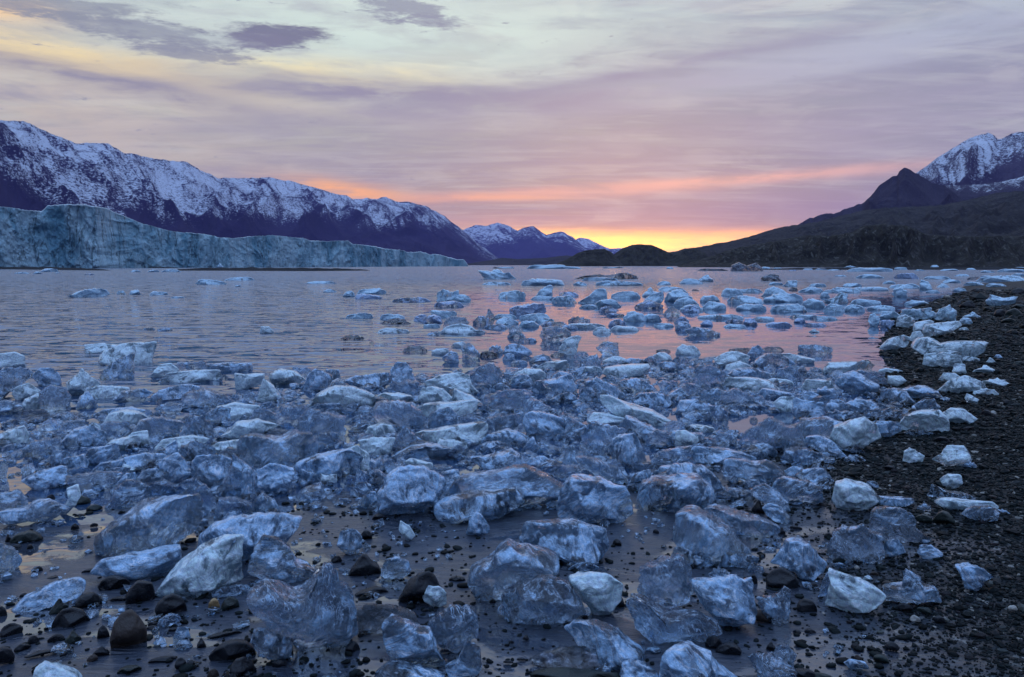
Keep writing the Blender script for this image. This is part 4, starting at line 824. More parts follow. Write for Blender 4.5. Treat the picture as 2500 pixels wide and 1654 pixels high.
# traced outlines of every ice block and stone: crop, look, outline | label | short name
ICE_TXT = """B w 1210,712 1240,692 1290,684 1330,690 1400,684 1460,688 1500,702 1560,700 1600,712 1400,716|long low pale iceberg with three humps before the dark mounds|long far iceberg
B d @1000,714,30,12,r
B w @1065,714,140,12,f
B w @1800,712,150,9,f
B w @2190,716,55,13,r
B w 885,725 930,718 970,730 1020,765 1050,740 1100,737 1145,770 1130,786 920,787 905,760|blue iceberg with a leaning left sail, dark stripe and round right hump|leaning sail iceberg
B w @1015,826,200,24,f
B w @1330,830,315,50,f|broad smooth pale blue floe right of the small flat one beyond the crowded ice|broad smooth floe
B d 1520,780 1620,762 1700,752 1760,758 1840,752 1845,743 1900,745 1970,762 1975,780 1800,786|black flat dirt covered slab afloat with raised right end|black flat slab
B w @1705,797,270,26,f
B w @1580,830,100,28,r
B w @1840,830,330,32,f
B w @2155,826,100,27,r
B w @2330,820,150,38,r
B w @160,888,220,44,f
B m @140,922,195,36,f
B w @10,908,90,42,r
B m @430,944,270,38,f
B w 600,925 605,880 650,855 700,870 755,860 760,900 720,935 640,938|pale blue upright hump of the floe trio left of centre|pale upright hump
B w @775,940,120,48,r
B m @680,977,210,42,f
B w @1115,916,205,54,r
B w 1260,900 1310,860 1370,825 1392,830 1395,885 1360,905 1290,908|pale sail shaped floe leaning right above a thin ledge|right leaning sail
B w @1330,926,190,26,f
B m @1500,905,130,34,f
B w @1465,950,170,52,f
B w 1560,930 1640,900 1690,855 1755,850 1765,915 1730,940 1620,952|tall pale blue floe rising to a blunt top beside the orange reflection|tall blunt floe
B w @1640,985,130,28,f
B w @1770,975,190,56,r
B m @1770,1010,120,42,r
B m @1820,1040,120,24,f
B w @1890,916,195,48,f
B w @2060,905,140,66,p
B w @2200,865,180,28,f
B w 1990,945 2060,895 2130,870 2150,920 2110,945 2040,960|white wedge floe sloping up right in the crowded far row|far white wedge
B w @2235,940,190,80,r
B m @2050,985,200,56,r
B w @2300,972,180,60,r
B c @2200,1030,145,64,p
B m @2330,1012,130,50,r
B m 1095,1010 1120,970 1200,955 1260,945 1330,950 1350,1000 1300,1018 1160,1022|cloudy blue humped floe with a scalloped back, centre of the bay|scalloped humped floe
B w @1275,1058,220,42,f
B w @80,1052,195,36,f
B w @300,1062,180,44,f
B d @330,1092,215,42,j
B m @500,1072,110,50,r
B w 560,1030 570,995 620,1000 700,1005 740,1020 700,1040 600,1045
B m @580,1086,150,60,r
B c 645,1100 680,1050 740,1035 800,1050 825,1080 790,1115 700,1120|glassy grey rounded floe right of the white pair, left centre bay|glassy rounded floe
B w @570,1115,120,24,f
B c @960,1062,90,72,p
B w @1070,1055,160,34,f
B w @1080,1092,165,46,r
B m @915,1096,130,62,r
B w 610,1110 640,1103 690,1125 780,1138 850,1140 868,1095 900,1090 935,1115 920,1145 770,1156 630,1148|thin white floe with a horn at each end, low middle|two horned floe
B m @580,1167,90,19,f
B w @310,1153,220,36,f|lone flat white floe on the pink water left of the horned one|lone flat floe
B m @1005,1122,160,30,f
B c @1140,1140,100,40,r
B m @1145,1187,125,50,r
B w @1235,1112,140,46,r
B w @1330,1078,150,28,f
B c 1300,1160 1320,1115 1400,1100 1470,1110 1520,1140 1515,1190 1420,1205 1320,1190|large dark glassy round topped floe in the middle of the bay|dark round topped floe
B m @1400,1105,170,33,f
B c @1570,1076,150,40,j
B w @1620,1116,290,33,f
B m @1500,1128,120,30,f
B m @1225,1213,130,28,f
B w @1725,1152,130,44,r
B w @1880,1136,210,34,f
B m @1830,1106,130,50,r
B w @1950,1072,170,70,r
B w @2065,1072,150,50,r
B w @2150,1110,140,28,f
B m @2270,1085,110,45,r
B c @2285,1137,120,58,r
B w @2355,1150,90,34,f
B d @30,1196,150,34,j|dark twisted floating scrap with two thin prongs, left of centre|dark twisted scrap
B d @160,1222,30,14,r
E d @455,222,165,42,f|flat black glassy slab alone on pink water, left of centre|flat black slab
E w @625,238,125,42,f
E m 645,265 700,220 740,235 750,280 720,298 670,285
E m 780,255 770,200 785,165 830,160 860,190 900,230 890,262 830,268|grey blue upright lump with a notched top standing in pink water|notched upright lump
E w @755,188,105,34,f
E d @950,256,140,42,r
E m @1005,226,100,58,j
E m 1050,225 1070,180 1110,165 1180,175 1230,205 1255,225 1200,240 1100,250|rounded blue grey floe trailing a dark tip to the right|dark tipped floe
E m @1095,278,90,50,r
E m @1165,308,110,28,f
E d @1210,277,60,22,r
E m @1318,300,155,55,r
E d @1430,252,120,25,f
E w 1430,200 1470,140 1510,115 1560,108 1590,120 1570,150 1555,200 1545,238 1490,238 1445,225|pale leaning floe overhanging right with jagged base, alone on pink water|overhanging pale floe
E c 1685,195 1720,160 1760,150 1840,155 1845,225 1800,242 1740,228|dark glassy cube with square right end floating alone|dark glassy cube
E d @2145,222,105,20,f
E w @2312,238,178,66,f|white topped oblong floe alone beside the pink water, right of centre|white topped oblong
E c @1590,262,110,50,r
E c @1585,305,95,55,r
E c 1600,310 1630,260 1690,240 1710,300 1745,325 1680,336 1610,330
E w 1290,325 1350,295 1480,280 1500,320 1440,345 1310,345|white log shaped block with a rounded right end on the belt's far edge|white log block
E w 1100,420 1140,370 1200,338 1300,340 1335,372 1330,400 1200,432|pale sloping slab leaning on the belt's far edge below the log|pale sloping slab
E m @1385,380,110,42,r
E c @1460,425,165,72,r
E w @1645,362,165,40,f
E w 1740,365 1760,335 1850,320 2020,305 2042,330 1990,370 1880,392 1800,388|long white block with a fluted side on the belt's far edge|long fluted block
E w @1820,300,160,48,r
E m @1960,308,170,40,f
E w @2130,288,145,62,r
E c @2060,312,100,60,r
E m @2180,352,160,62,r
E c @2260,310,120,55,r
E m 290,440 295,350 330,300 390,300 430,340 440,400 480,430 500,465 300,470|upright rounded block standing proud of the belt's far edge|upright rounded block
E m -10,420 60,390 180,375 260,370 275,430 200,470 60,460
E w 540,430 650,390 760,370 810,395 830,450 880,480 800,510 650,490 560,460|wide pale slab with a lifted right shoulder and pointed tail|lifted shoulder slab
E c 790,380 860,345 920,320 980,305 1025,350 1040,410 1010,450 900,460 830,430|jagged translucent block peaking at right on the belt's far edge|jagged far block
E c @400,505,310,100,j
E w -240,570 -190,510 -80,455 20,465 80,490 150,525 205,575 150,602 -100,600|smooth white whale backed block on the belt's far edge, left of centre|whale backed block
E w 210,520 250,500 340,505 420,525 440,560 350,572 240,560
E w 475,570 510,470 570,460 640,480 700,530 720,562 600,570
E w 710,560 735,480 790,505 860,540 920,570 880,592 780,585
E w 475,605 540,578 700,575 860,555 865,620 700,662 560,672 480,645
E c 920,590 950,540 1050,500 1180,480 1240,520 1190,590 1000,632|clear grey wedge with a bright crest line across its top|bright crested wedge
E m @1185,460,150,85,r
E m @1040,500,130,62,r
E m 1260,475 1290,430 1400,420 1500,380 1545,460 1500,492 1400,505|broad frosted block with a raised right corner|raised corner block
E m @1395,572,140,60,W
E m @1500,570,130,70,r
E c 1200,625 1230,550 1300,560 1375,600 1350,640 1240,662|brownish glassy shard pile with a square right tip|brownish shard pile
E m 1585,480 1640,420 1700,400 1740,430 1800,450 1870,500 1850,552 1720,562 1600,522|frosted double humped block right of centre in the belt|double humped block
E m @1945,492,250,90,r
E m 1945,545 1990,508 2100,500 2180,520 2190,572 2100,592 1990,582|oblong floe with a lit upper edge beside the belt's pool|lit edged oblong
E c @2255,545,200,80,p
E w 1740,580 1740,530 1800,530 1900,580 2050,620 2260,690 2120,712 1950,692 1850,652|long diagonal slab with fine stripes tapering to a point at right|long striped slab
E w 1640,690 1680,640 1780,650 1890,680 1860,720 1740,724
E m 1860,740 1895,665 1960,690 2080,745 2140,790 2050,822 1900,802|frosted ramp shaped block sloping down to the right|right sloping ramp
E c 180,700 190,620 240,570 340,560 420,590 510,660 500,700 400,742 220,732|glassy crumpled cluster with a knob at its right end|glassy crumpled cluster
E m 550,720 560,660 610,620 680,605 730,650 750,712 640,736
E w 110,792 140,740 220,712 290,730 330,790 200,806|smooth round backed dome of blue ice with a rim|rimmed round dome
E w 440,790 520,760 700,735 925,712 930,760 900,832 760,852 560,842|long white beam shaped block with a straight top edge|long white beam
E c 930,740 950,670 1050,650 1160,645 1180,712 1060,762 960,778|dark square edged glassy block right of the white beam|square edged block
E m 1200,700 1240,640 1330,640 1420,670 1470,720 1440,792 1340,812 1250,792|big mottled block with a hollow face in mid belt|hollow faced block
E m 1465,760 1500,680 1560,710 1620,740 1590,812 1490,802
E c 1600,850 1610,760 1660,710 1760,720 1880,760 1860,802 1750,862 1700,932 1650,882
E m 1780,880 1810,830 1940,790 1990,850 2020,940 1960,1002 1840,972|tall mottled block with a square brow right of mid belt|square browed block
E m 900,832 960,790 1080,750 1180,780 1240,822 1180,852 1000,852
E c 290,880 320,800 400,740 480,830 480,872 340,892
E w 80,822 180,805 310,815 290,882 230,922 120,902
E w 595,862 630,810 690,820 800,845 805,882 680,888
E c @560,950,420,110,r
E c @1000,900,260,68,r
E m @1260,905,140,100,p
E m 840,942 960,940 1050,920 1100,890 1160,940 1210,1002 950,1012
E m 1450,982 1480,910 1520,865 1560,920 1620,910 1600,962 1520,992|three pointed frosted shard standing in mid belt|three pointed shard
E c @1480,830,150,45,f
E m 1560,950 1620,940 1720,975 1820,1010 1890,1080 1880,1116 1700,1062 1600,1002|curved plate of ice sloping down right behind the speckled cube|curved sloping plate
E c 1330,1035 1400,1000 1530,990 1620,1020 1700,1072 1560,1072
E w -10,900 60,870 130,930 150,1002 60,1042 -10,1015
E c @200,1030,260,90,j
E w 390,975 430,950 570,985 560,1020 450,1005
E c @140,1130,270,120,j
E c @100,1200,150,90,r
E m @150,1290,140,110,r
E m 215,1295 230,1180 290,1080 370,1010 500,1020 640,1090 650,1180 600,1282 450,1312 280,1322|large cloudy rounded block with white ridges down its left side|white ridged block
H c 590,120 640,10 740,0 770,80 730,190 640,180
H m 720,190 770,60 900,20 1200,-35 1330,40 1440,110 1420,190 1200,225 900,242|very large long humped block behind the centre of the shore|long humped giant
H m 580,232 640,200 760,170 1000,140 1140,110 1200,180 1150,242 980,332 900,302 740,342 610,322|wedge shaped block with a white wavy vein across its face|wavy veined wedge
H m 1415,272 1430,150 1470,50 1520,20 1700,60 1880,90 1930,200 1940,272 1800,345 1620,325 1430,302|big speckled cube of ice with a brown stained foot|big speckled cube
E c @1010,1010,200,60,f
E m @1300,1010,180,80,r
E m 1900,1150 1960,1060 2050,1030 2070,1100 2010,1160
E m 1990,1250 2010,1130 2120,1100 2350,1070 2450,1150 2480,1230 2380,1300 2180,1300 2010,1290|broad frosted boulder of ice right of the speckled cube|broad frosted boulder
E c 2050,980 2150,910 2330,860 2330,960 2180,1010
E m 2180,820 2230,765 2400,780 2420,870 2300,880
E c @2120,870,190,110,r
E m 2090,1070 2150,1010 2350,990 2450,1040 2300,1100 2140,1090
H m 800,416 820,330 860,280 900,290 965,370 955,430|small tooth shaped chunk standing alone before the veined wedge|small tooth chunk
H w 345,400 355,340 420,380 460,440 400,468|small leaf shaped chunk with a bright left edge on wet sand|leaf shaped chunk
H m 1160,480 1200,330 1350,320 1560,325 1750,370 1775,470 1750,562 1600,604 1450,562 1280,540|large pale block with a straight top and lit lower right corner|straight topped block
H m 810,742 830,640 960,560 1090,440 1160,480 1400,540 1440,640 1200,722 1080,802 900,852|large grainy sloping block with dark grit along its lower left|gritty sloping block
H c 1010,962 1040,860 1130,760 1300,700 1480,720 1590,860 1620,952 1480,1002 1250,1017 1100,1002|glassy front block with a bright white lower rim|white rimmed block
H w 1500,722 1620,690 1780,690 1870,760 1870,860 1790,942 1690,962 1590,862|smooth pale egg shaped block joined to the rimmed one's right|pale egg block
H c @1600,680,200,60,r
I m -20,502 0,300 60,265 200,280 330,350 420,440 490,500 510,542 380,572 240,602 100,560|large smooth shell shaped block with a white arc over its top|smooth shell block
I c 190,272 260,245 400,280 560,290 690,350 700,392 600,432 430,412 330,342|clear slab with gritty lit right end behind the shell block|gritty ended slab
I m 590,262 620,225 690,225 750,290 800,347 700,347 620,302
H c 1970,802 1990,700 2130,600 2260,560 2330,640 2360,760 2340,862 2170,902 2030,922|clear grainy block with a white edge along its foot|grainy white footed block
I m 100,762 200,740 330,720 400,700 440,740 500,700 510,850 550,942 470,1002 380,1032 300,1012 150,882|frosted block with two upright horns along its top|two horned block
H c 1890,922 1930,850 2010,880 2100,960 2250,960 2370,930 2500,1000 2540,1082 2400,1132 2160,1147 1960,1082|curved crescent of translucent ice lying below the horned block|translucent crescent
H m 1465,1062 1530,1010 1690,995 1800,1050 1850,1120 1990,1190 2020,1232 1950,1292 1800,1262 1560,1172|knobbly block with an arm stretching down to the right|knobbly armed block
H d 1230,1302 1300,1240 1420,1190 1560,1180 1840,1270 1940,1292 1840,1332 1600,1342 1380,1332|brown grit covered flat ice piece below the knobbly block|brown gritty piece
H m 1840,1430 1870,1310 1920,1280 2010,1310 2100,1360 2150,1440
I m -130,1480 -90,1260 -20,1210 80,1190 230,1220 290,1310 420,1400 440,1490|broad pale dome cut by the photo's lower edge|broad bottom dome
H m 230,1102 240,1010 300,980 400,1040 560,1080 600,1180 670,1312 480,1332 320,1282|tall pale slab tapering to a point at its upper left|tapering pale slab
H c 500,1082 560,1010 700,910 830,930 890,1000 880,1100 740,1222 620,1152
H m 800,1200 830,1160 850,1200 910,1230 910,1332 850,1402 700,1422 660,1322 760,1292
H c 180,1392 280,1290 420,1300 560,1340 660,1400 640,1470 200,1470
H d 50,952 120,890 300,920 450,990 480,1052 250,1082 60,1102|dark see through slab right of the big ragged crystal|dark see-through slab
H m 220,702 260,610 340,590 410,620 430,680 350,742 240,747|small grey ball of ice left of the black angular boulder|grey ice ball
H w 505,852 550,780 620,790 670,830 670,902 600,922 520,882|small faceted blue chunk leaning on the black angular boulder|faceted blue chunk
G m 2290,502 2320,410 2400,395 2460,430 2465,522 2370,562
G c 1700,862 1720,770 1800,730 1900,790 1920,850 2060,840 2200,740 2240,640 2300,640 2360,780 2430,900 2430,1102 2330,1192 2180,1217 2050,1192 1980,1122 1850,1052 1780,962|big ragged crystal with a tall right spike and bright white foot|big ragged crystal
G c 1710,1152 1740,1060 1830,1050 1960,1120 1990,1180 1980,1282 1880,1292 1770,1242
G m 680,502 690,390 860,290 1000,210 1150,170 1340,165 1360,240 1330,290 1370,320 1330,402 1230,482 1100,522 760,527|large swept back block with streaked crest and dark gritty underside|swept crest block
G m 645,652 720,560 850,545 1000,545 1195,535 1220,640 1190,702 1040,712 880,702 780,692|oblong clear block with a white lit top edge on wet sand|oblong white edged block
G m 1360,522 1380,390 1480,310 1640,285 1900,290 2050,330 1990,430 1940,482 1800,502 1700,562 1640,602 1500,582|big flat topped block arching over its two neighbours|flat topped arch block
G w 1070,782 1150,700 1280,610 1380,530 1550,460 1655,460 1650,600 1650,752 1500,792 1350,812 1200,802|bright sail shaped block with gleaming lower edge|bright sail block
G m 1690,642 1740,520 1820,430 1900,450 1980,520 2010,620 2100,650 2170,702 2080,742 1900,722 1760,682|rounded hood shaped block with a ragged right hem|hood shaped block
G m 110,902 200,830 380,750 520,760 560,800 520,862 300,892 200,912|grey slanted slab leaning among the dark stones at left|grey slanted slab
G m -20,292 0,240 60,230 200,240 240,200 330,200 400,250 450,280 330,352 200,322 60,322|wing shaped slab with a central bump at the left edge|wing shaped slab
G m -120,662 -60,520 0,490 70,540 130,610 120,652 0,682
G c -80,242 -20,160 110,140 160,200 150,242 0,252
G w 420,282 470,200 460,130 530,110 540,180 500,240 440,292|thin curled shard standing upright at the pool's edge|thin curled shard
G c 730,222 800,130 870,70 950,100 1010,140 1000,212 860,242
G w 220,1430 260,1330 320,1285 390,1320 500,1405 540,1460 200,1460|pale pointed block cut by the photo's lower edge at left|bottom left point
G c 1460,312 1510,175 1600,180 1720,220 1730,292 1600,302
G m 1730,272 1740,200 1790,150 1870,220 1900,282 1800,287
G c 1320,232 1340,130 1400,100 1440,150 1460,210 1400,282
G c @1155,1055,165,90,r
G c @1238,1150,120,95,r
G c @1580,842,250,75,f
D w 580,225 585,165 700,160 810,180 740,228|flat topped white block behind the pale pair of floes, upper left|flat topped white block
D w 705,262 740,210 850,170 960,170 1040,165 1030,220 1005,290 900,292 780,302|broad pale floe with a raised right corner, upper left water|broad corner floe
D m 680,397 720,340 800,290 900,245 885,310 885,380 820,407 720,402|tilted pointed floe in front of the broad pale one|tilted pointed floe
D w -40,330 0,240 100,230 150,260 155,322 50,352
D c -40,540 -40,380 50,340 160,350 200,390 120,450 20,482
D w 440,492 470,430 530,390 560,345 600,400 660,440 610,492 540,512|white pyramid shaped floe at the left|white pyramid floe
D m 240,382 290,335 350,340 400,390 400,440 300,452
D w 105,502 130,460 200,440 270,500 270,542 150,547
D c 280,562 290,500 350,455 430,480 465,540 440,602 340,622
D w 140,602 180,550 240,520 270,580 240,622
D m -20,642 0,570 50,555 130,590 150,622 60,642
D w 600,502 610,460 700,450 850,475 860,500 760,532 640,527
D m 790,532 850,490 960,480 1020,510 950,547 850,557
D m 1040,532 1100,480 1250,450 1350,475 1260,522 1100,547
D c 1240,582 1270,500 1400,475 1500,520 1575,560 1480,602 1300,602|dark domed floe with sloping layers at left of the belt|dark domed floe
D w 1040,372 1100,310 1160,305 1205,350 1130,392
D c 1200,342 1230,295 1330,300 1370,285 1395,340 1250,352
D w 1100,412 1170,360 1330,350 1470,355 1480,402 1300,422|long thin floe with fretted edge above the grey pair|long fretted floe
D m 1405,342 1440,300 1580,295 1700,305 1700,347 1500,352
D w 1610,472 1610,370 1680,380 1790,380 1790,432 1700,452
D w 1830,422 1850,370 1900,340 2000,360 2080,412 1950,437
D c 1990,372 2000,325 2080,335 2130,370 2060,402
D m 2070,462 2100,390 2150,345 2230,380 2260,410 2200,462 2120,492
D m 2200,372 2230,340 2300,350 2315,400 2260,412
D w 1755,542 1790,440 1800,410 1860,460 1935,552 1850,562|white shark fin shaped floe standing in pink water|white fin floe
D w 1470,642 1500,590 1600,570 1750,600 1710,652 1600,672
D c 1395,692 1410,640 1500,600 1560,620 1560,682 1470,722
D m 665,632 760,605 900,600 1000,630 950,647
D m 520,592 550,540 600,495 620,540 660,592 600,602
D d @230,655,200,42,f
D d @265,690,170,38,f
D w 720,702 760,640 840,620 930,640 1010,690 900,722
D c 400,762 450,700 560,690 580,760 440,782
D m 410,832 520,760 620,730 690,790 700,842 560,862
D w 590,742 640,710 690,740 690,792
D c 690,772 720,700 860,700 880,760 800,802
D c 920,762 980,690 1100,670 1230,720 1180,802 1050,802
D c 1230,782 1270,660 1370,660 1430,740 1450,772 1350,802|clear bubbly round block at the belt's left half|clear bubbly block
D w 880,802 910,775 1000,765 1015,840 990,862 930,842|small bright white cube of ice at left of the belt|small bright cube
D w 1490,792 1590,750 1620,700 1750,690 1870,740 1760,782 1640,827|smooth white block swept out to a thin left point|smooth swept block
D d 1780,782 1850,745 1950,760 2000,800 1880,817
D m 1650,862 1660,800 1750,780 1880,825 2000,785 2080,800 2140,870 2120,962 1960,1002 1750,992 1670,952|large saddle topped block with flowing wavy ribs|saddle topped block
D c 1710,692 1740,610 1830,610 1890,670 1890,722 1780,712
D c 1890,642 1920,590 2050,590 2110,620 2060,702 1920,742
D c 2120,602 2170,575 2300,580 2350,640 2200,652
D c 2010,762 2060,680 2110,615 2200,650 2330,690 2340,760 2200,802 2050,802|crumpled clear block above the saddle topped one's right|crumpled clear block
D c 2140,832 2190,770 2290,780 2320,840 2200,862
D m 2030,992 2100,950 2250,920 2370,900 2450,960 2420,1062 2200,1082 2060,1042|wide frosted block with a streaked back, left of centre|wide streaked block
D w 2190,1110 2185,1050 2220,1065 2290,1060 2290,1112
D m 2040,1102 2060,1020 2140,1050 2185,1120 2120,1147
D w -40,842 0,790 150,740 175,800 170,852 50,857|white wedge with a vertical right face at the left edge|left edge wedge
D c 180,872 230,830 380,820 400,860 300,922 200,922
D m 350,962 370,895 450,900 480,950 400,1002
D m 420,1002 450,940 560,930 590,990 540,1042
D m 580,952 620,880 780,860 800,940 700,982
D w 730,852 780,820 930,800 940,850 850,882
D m 880,1002 870,930 980,915 1110,930 1120,990 1000,1022
D w 1080,862 1130,810 1300,800 1400,830 1300,882
D m 1110,942 1140,870 1200,835 1210,930 1150,962
D c 1215,922 1250,880 1340,835 1450,890 1440,950 1280,972|dark brown striped clear chunk with a lit ridge|brown striped chunk
D w 1430,872 1500,835 1620,830 1660,880 1560,912
D d 1500,907 1560,875 1660,910 1640,952
D m 1320,962 1340,935 1500,935 1560,970 1530,1100 1450,1152 1320,1122|layered block with two pale ledges in the left belt|two ledged block
D m 1520,1182 1530,1100 1590,1020 1590,930 1640,980 1720,1070 1740,1170 1690,1217 1600,1212|tall pointed block standing at the belt's front, left of centre|tall pointed block
D m 1100,1002 1130,960 1210,920 1260,1000 1300,1060 1210,1112 1130,1052|beaked pale block with a small arch at its foot|beaked pale block
D w 815,1047 850,985 915,1020 900,1052
D m 945,1092 980,1030 1060,1020 1140,1060 1140,1122 1000,1142
D d 980,1012 1030,970 1090,1010 1080,1042
D c 495,1092 560,1040 700,1035 800,1050 810,1112 700,1152 560,1142|clear faceted block sparkling along its right side, left shore|sparkling faceted block
D c 450,1042 480,1010 560,1010 600,1030 500,1082
D m 180,1082 280,1040 400,1015 435,1040 420,1102 280,1142|flat leaf shaped floe tilted on the bright pool at left|tilted leaf floe
D m 640,1022 700,980 830,960 870,1020 760,1042
D m 800,1112 860,1050 920,1050 920,1122 860,1152
D c 1240,1112 1290,1090 1340,1090 1440,1170 1450,1212 1350,1202
D m 1750,1132 1770,1030 1850,990 1990,1030 1980,1120 1900,1182 1820,1172
D c 1680,1022 1700,990 1750,1040 1720,1062
D c @1950,1000,100,55,r
D m -20,1062 0,970 40,975 50,1020 20,1082
D d @125,1056,50,16,r
D m @1015,75,80,18,f
D m @1120,78,110,18,f
D w 1765,92 1780,45 1830,50 1865,80 1850,97|small pale knobbly floe alone on rippled water, upper left|knobbly lone floe
D d @1520,398,60,24,j
F w @30,62,130,50,r
F w @65,117,140,58,r
F w @230,107,140,50,f
F w @380,62,160,48,f
F w @500,42,170,28,f
F w 580,60 600,25 660,0 720,20 770,50 700,70|pale blue domed floe on top of the crowded right floes|pale domed floe
F w @470,116,260,58,f
F w @735,106,290,56,f
F w @110,167,150,48,r
F w @265,157,160,54,f
F w @510,162,200,44,f
F w @770,170,260,52,f
F w @940,142,170,60,r
F w @1015,77,70,42,r
F w 1010,90 1080,75 1130,35 1168,50 1168,100 1090,112|white wedge peaking at right on the crowded right floes|right peaked wedge
F w @1080,170,150,58,r
F w @1215,170,140,52,r
F w @1290,124,200,38,f
F w @930,42,190,40,r
F w @1150,42,200,36,f
F w @1350,30,190,30,f
F w 1475,50 1485,15 1530,5 1570,30 1570,60 1520,72|lone white egg shaped floe reflected in dark water at right|white egg floe
F w @1640,130,160,38,f
F w @310,218,300,30,f
F m @400,247,130,25,f
F m @505,262,100,52,j
F m @210,268,90,42,r
F m @50,288,110,50,r
F m 60,300 130,275 220,285 300,310 290,330 190,335 100,320|long flat floe with a grey right end above the pink channel|grey ended floe
F w @400,278,150,24,f
F w @600,232,150,30,f
F m @700,268,180,28,f
F m @840,248,90,38,r
F m @950,267,150,20,f
F w @940,312,80,26,p
F w @1400,160,180,34,f
F w @870,215,200,26,f
F w @1010,225,170,26,f
C d 365,1008 380,970 430,950 480,975 540,950 590,1000 560,1012|bumpy black and white iceberg close under the right hill|bumpy black and white iceberg
C d @250,1009,210,18,f
C w @610,998,70,18,f
C w @1310,1014,290,30,f|long low white iceberg along the foot of the right hill|long low white iceberg
C w @1762,992,55,24,f
C w @1185,988,100,16,p
C w @1530,1002,90,20,f
C w @2300,1018,210,24,f
C w @990,1003,90,10,f
C w @690,997,60,10,f
C m @795,1010,60,9,f
C w @1315,1060,175,32,r
C m @1565,1063,165,44,r|teal tinted rounded floe on lilac water below the right hill|teal tinted floe
C w @1775,1066,180,24,f
C d @2030,1070,95,22,f
C w @2225,1088,310,52,f|large flat white floe at the right edge of the water|right edge floe
C d 580,1070 590,1045 640,1030 690,1035 720,1070 650,1078|small black and white rock like floe alone on lilac water|small rock-like floe
C w @110,1096,165,36,r
C w @210,1082,110,48,p
C d @135,1144,50,10,f
C w 720,1110 760,1080 825,1072 825,1110 770,1116
C w @680,1106,100,20,f
C d @800,1146,62,26,r
C w 1660,1130 1665,1070 1710,1080 1750,1130 1700,1140|thin white pinnacle rising from the far right floes|thin white pinnacle
C w @1560,1128,190,32,f
C w @2390,995,200,12,f
F w 2120,112 2140,55 2220,80 2310,65 2290,110 2200,135 2130,128|white saddle shaped chunk alone high on the right pebble beach|white saddle chunk
F w 1505,272 1510,210 1560,190 1620,220 1625,267 1580,282|smooth white block at the left of the right shore pile|left white block
F w 1540,192 1560,155 1720,140 1760,180 1740,232 1640,232
F w 1765,212 1800,150 1860,120 1905,160 1900,232 1830,242|smooth white upright block topping the right shore pile|smooth upright block
F w 1690,332 1700,260 1770,250 1900,230 1930,260 1860,302 1740,347|white loaf shaped block before the right shore pile|white loaf block
F w 1620,302 1630,250 1720,225 1750,240 1690,312
F w 1310,232 1320,190 1350,180 1385,220 1370,262 1340,272
F w 1390,217 1400,170 1480,165 1525,195 1500,222
F m 1390,272 1400,225 1480,225 1490,277
F w 1395,422 1450,360 1540,325 1590,345 1560,402 1450,437|pointed white tongue of ice reaching left into the pink water|white tongue chunk
F w 1590,362 1610,310 1660,300 1685,340 1640,377
F w 1625,422 1660,350 1740,345 1800,390 1870,370 1960,360 2090,360 2070,432 1980,492 1900,472 1780,482 1690,462|wide lumpy white sheet spread across the right pebble beach|wide lumpy sheet
F w 1690,532 1700,470 1760,455 1790,500 1780,547
F w 1790,532 1790,470 1850,440 1920,450 1935,530 1870,552|faceted white block below the lumpy sheet|faceted white block
F w 1890,602 1900,530 1960,530 1970,592
F w 1800,642 1830,590 1890,590 1930,620 1860,642
F w 1810,712 1870,650 1960,610 2060,650 2080,690 1980,712 1880,727|white arrowhead shaped chunk lying on the right pebbles|white arrowhead chunk
F w @2010,510,100,32,f
F w @2110,587,150,50,p
F w @2145,525,60,40,p
F w @2180,675,165,52,j
F w @2110,740,140,48,j
F w 1975,770 1985,735 2055,770 2040,800 1995,800|small white pointed chunk below the ragged pieces on the pebbles|small pointed chunk
F m @1835,782,70,30,r
F w @1960,302,60,24,f
F w @1975,258,92,50,r
F w @2015,218,120,48,p
F m @2195,490,52,28,r
F m 1100,662 1150,600 1220,580 1300,640 1360,660 1350,712 1200,722|domed frosted block at the pink water's right end|domed shore block
F w 1000,592 1050,520 1200,505 1290,500 1240,572 1130,597|white flat topped floe reflected in the pink channel's right end|white channel floe
F d 1225,575 1240,530 1300,500 1340,540 1290,582
F w 1450,662 1450,610 1520,610 1560,640 1510,682
F w @1460,592,150,32,f
F c 1215,600 1260,570 1400,590 1430,662 1300,672
F m 1550,722 1600,690 1680,680 1760,710 1800,757 1700,772 1590,762
F m 1400,792 1420,720 1490,700 1560,720 1620,792 1500,802
F m 1640,812 1690,770 1750,765 1785,820 1740,852 1660,842
F w 1530,982 1580,900 1650,860 1770,840 1830,910 1830,972 1700,992|smooth white boulder of ice at the belt's right end|smooth end boulder
F w 1830,882 1880,835 1950,835 2030,895 1980,942 1880,937|mushroom shaped chunk right of the belt's end on pebbles|mushroom chunk
F m 805,862 805,770 870,790 1000,790 1000,850 900,902 860,892
F m 1010,842 1060,775 1120,770 1170,820 1130,862 1050,862
F m 1170,802 1230,770 1320,780 1380,830 1290,872 1190,852
F m 855,1002 865,920 1000,900 1130,920 1130,960 1070,1052 950,1042|wide smooth block left of the large white shore block|wide smooth block
F w 1070,1062 1100,970 1180,930 1270,890 1340,940 1370,1020 1250,1082 1120,1112|large white fan shaped block on the gravel at the belt's front|white fan block
F m 1360,962 1380,930 1510,920 1520,982 1450,1022 1370,1032
F c @1430,905,250,75,j
F c @1150,900,260,60,j
F c @1660,1020,180,50,j
F c 570,972 600,920 640,905 700,930 780,950 840,920 860,1060 840,1112 720,1082 560,1062 450,1052 500,1012|large bubbly clear block with a frayed right side by the pool|frayed bubbly block
F m 900,1082 900,1040 980,1025 1060,1060 1150,1150 1030,1142
F c 730,1192 760,1120 870,1100 1000,1150 980,1192 850,1212
F c @1230,1135,120,60,p
F c @1220,1195,130,50,j
F m 500,1132 540,1090 620,1075 680,1120 660,1162 560,1162
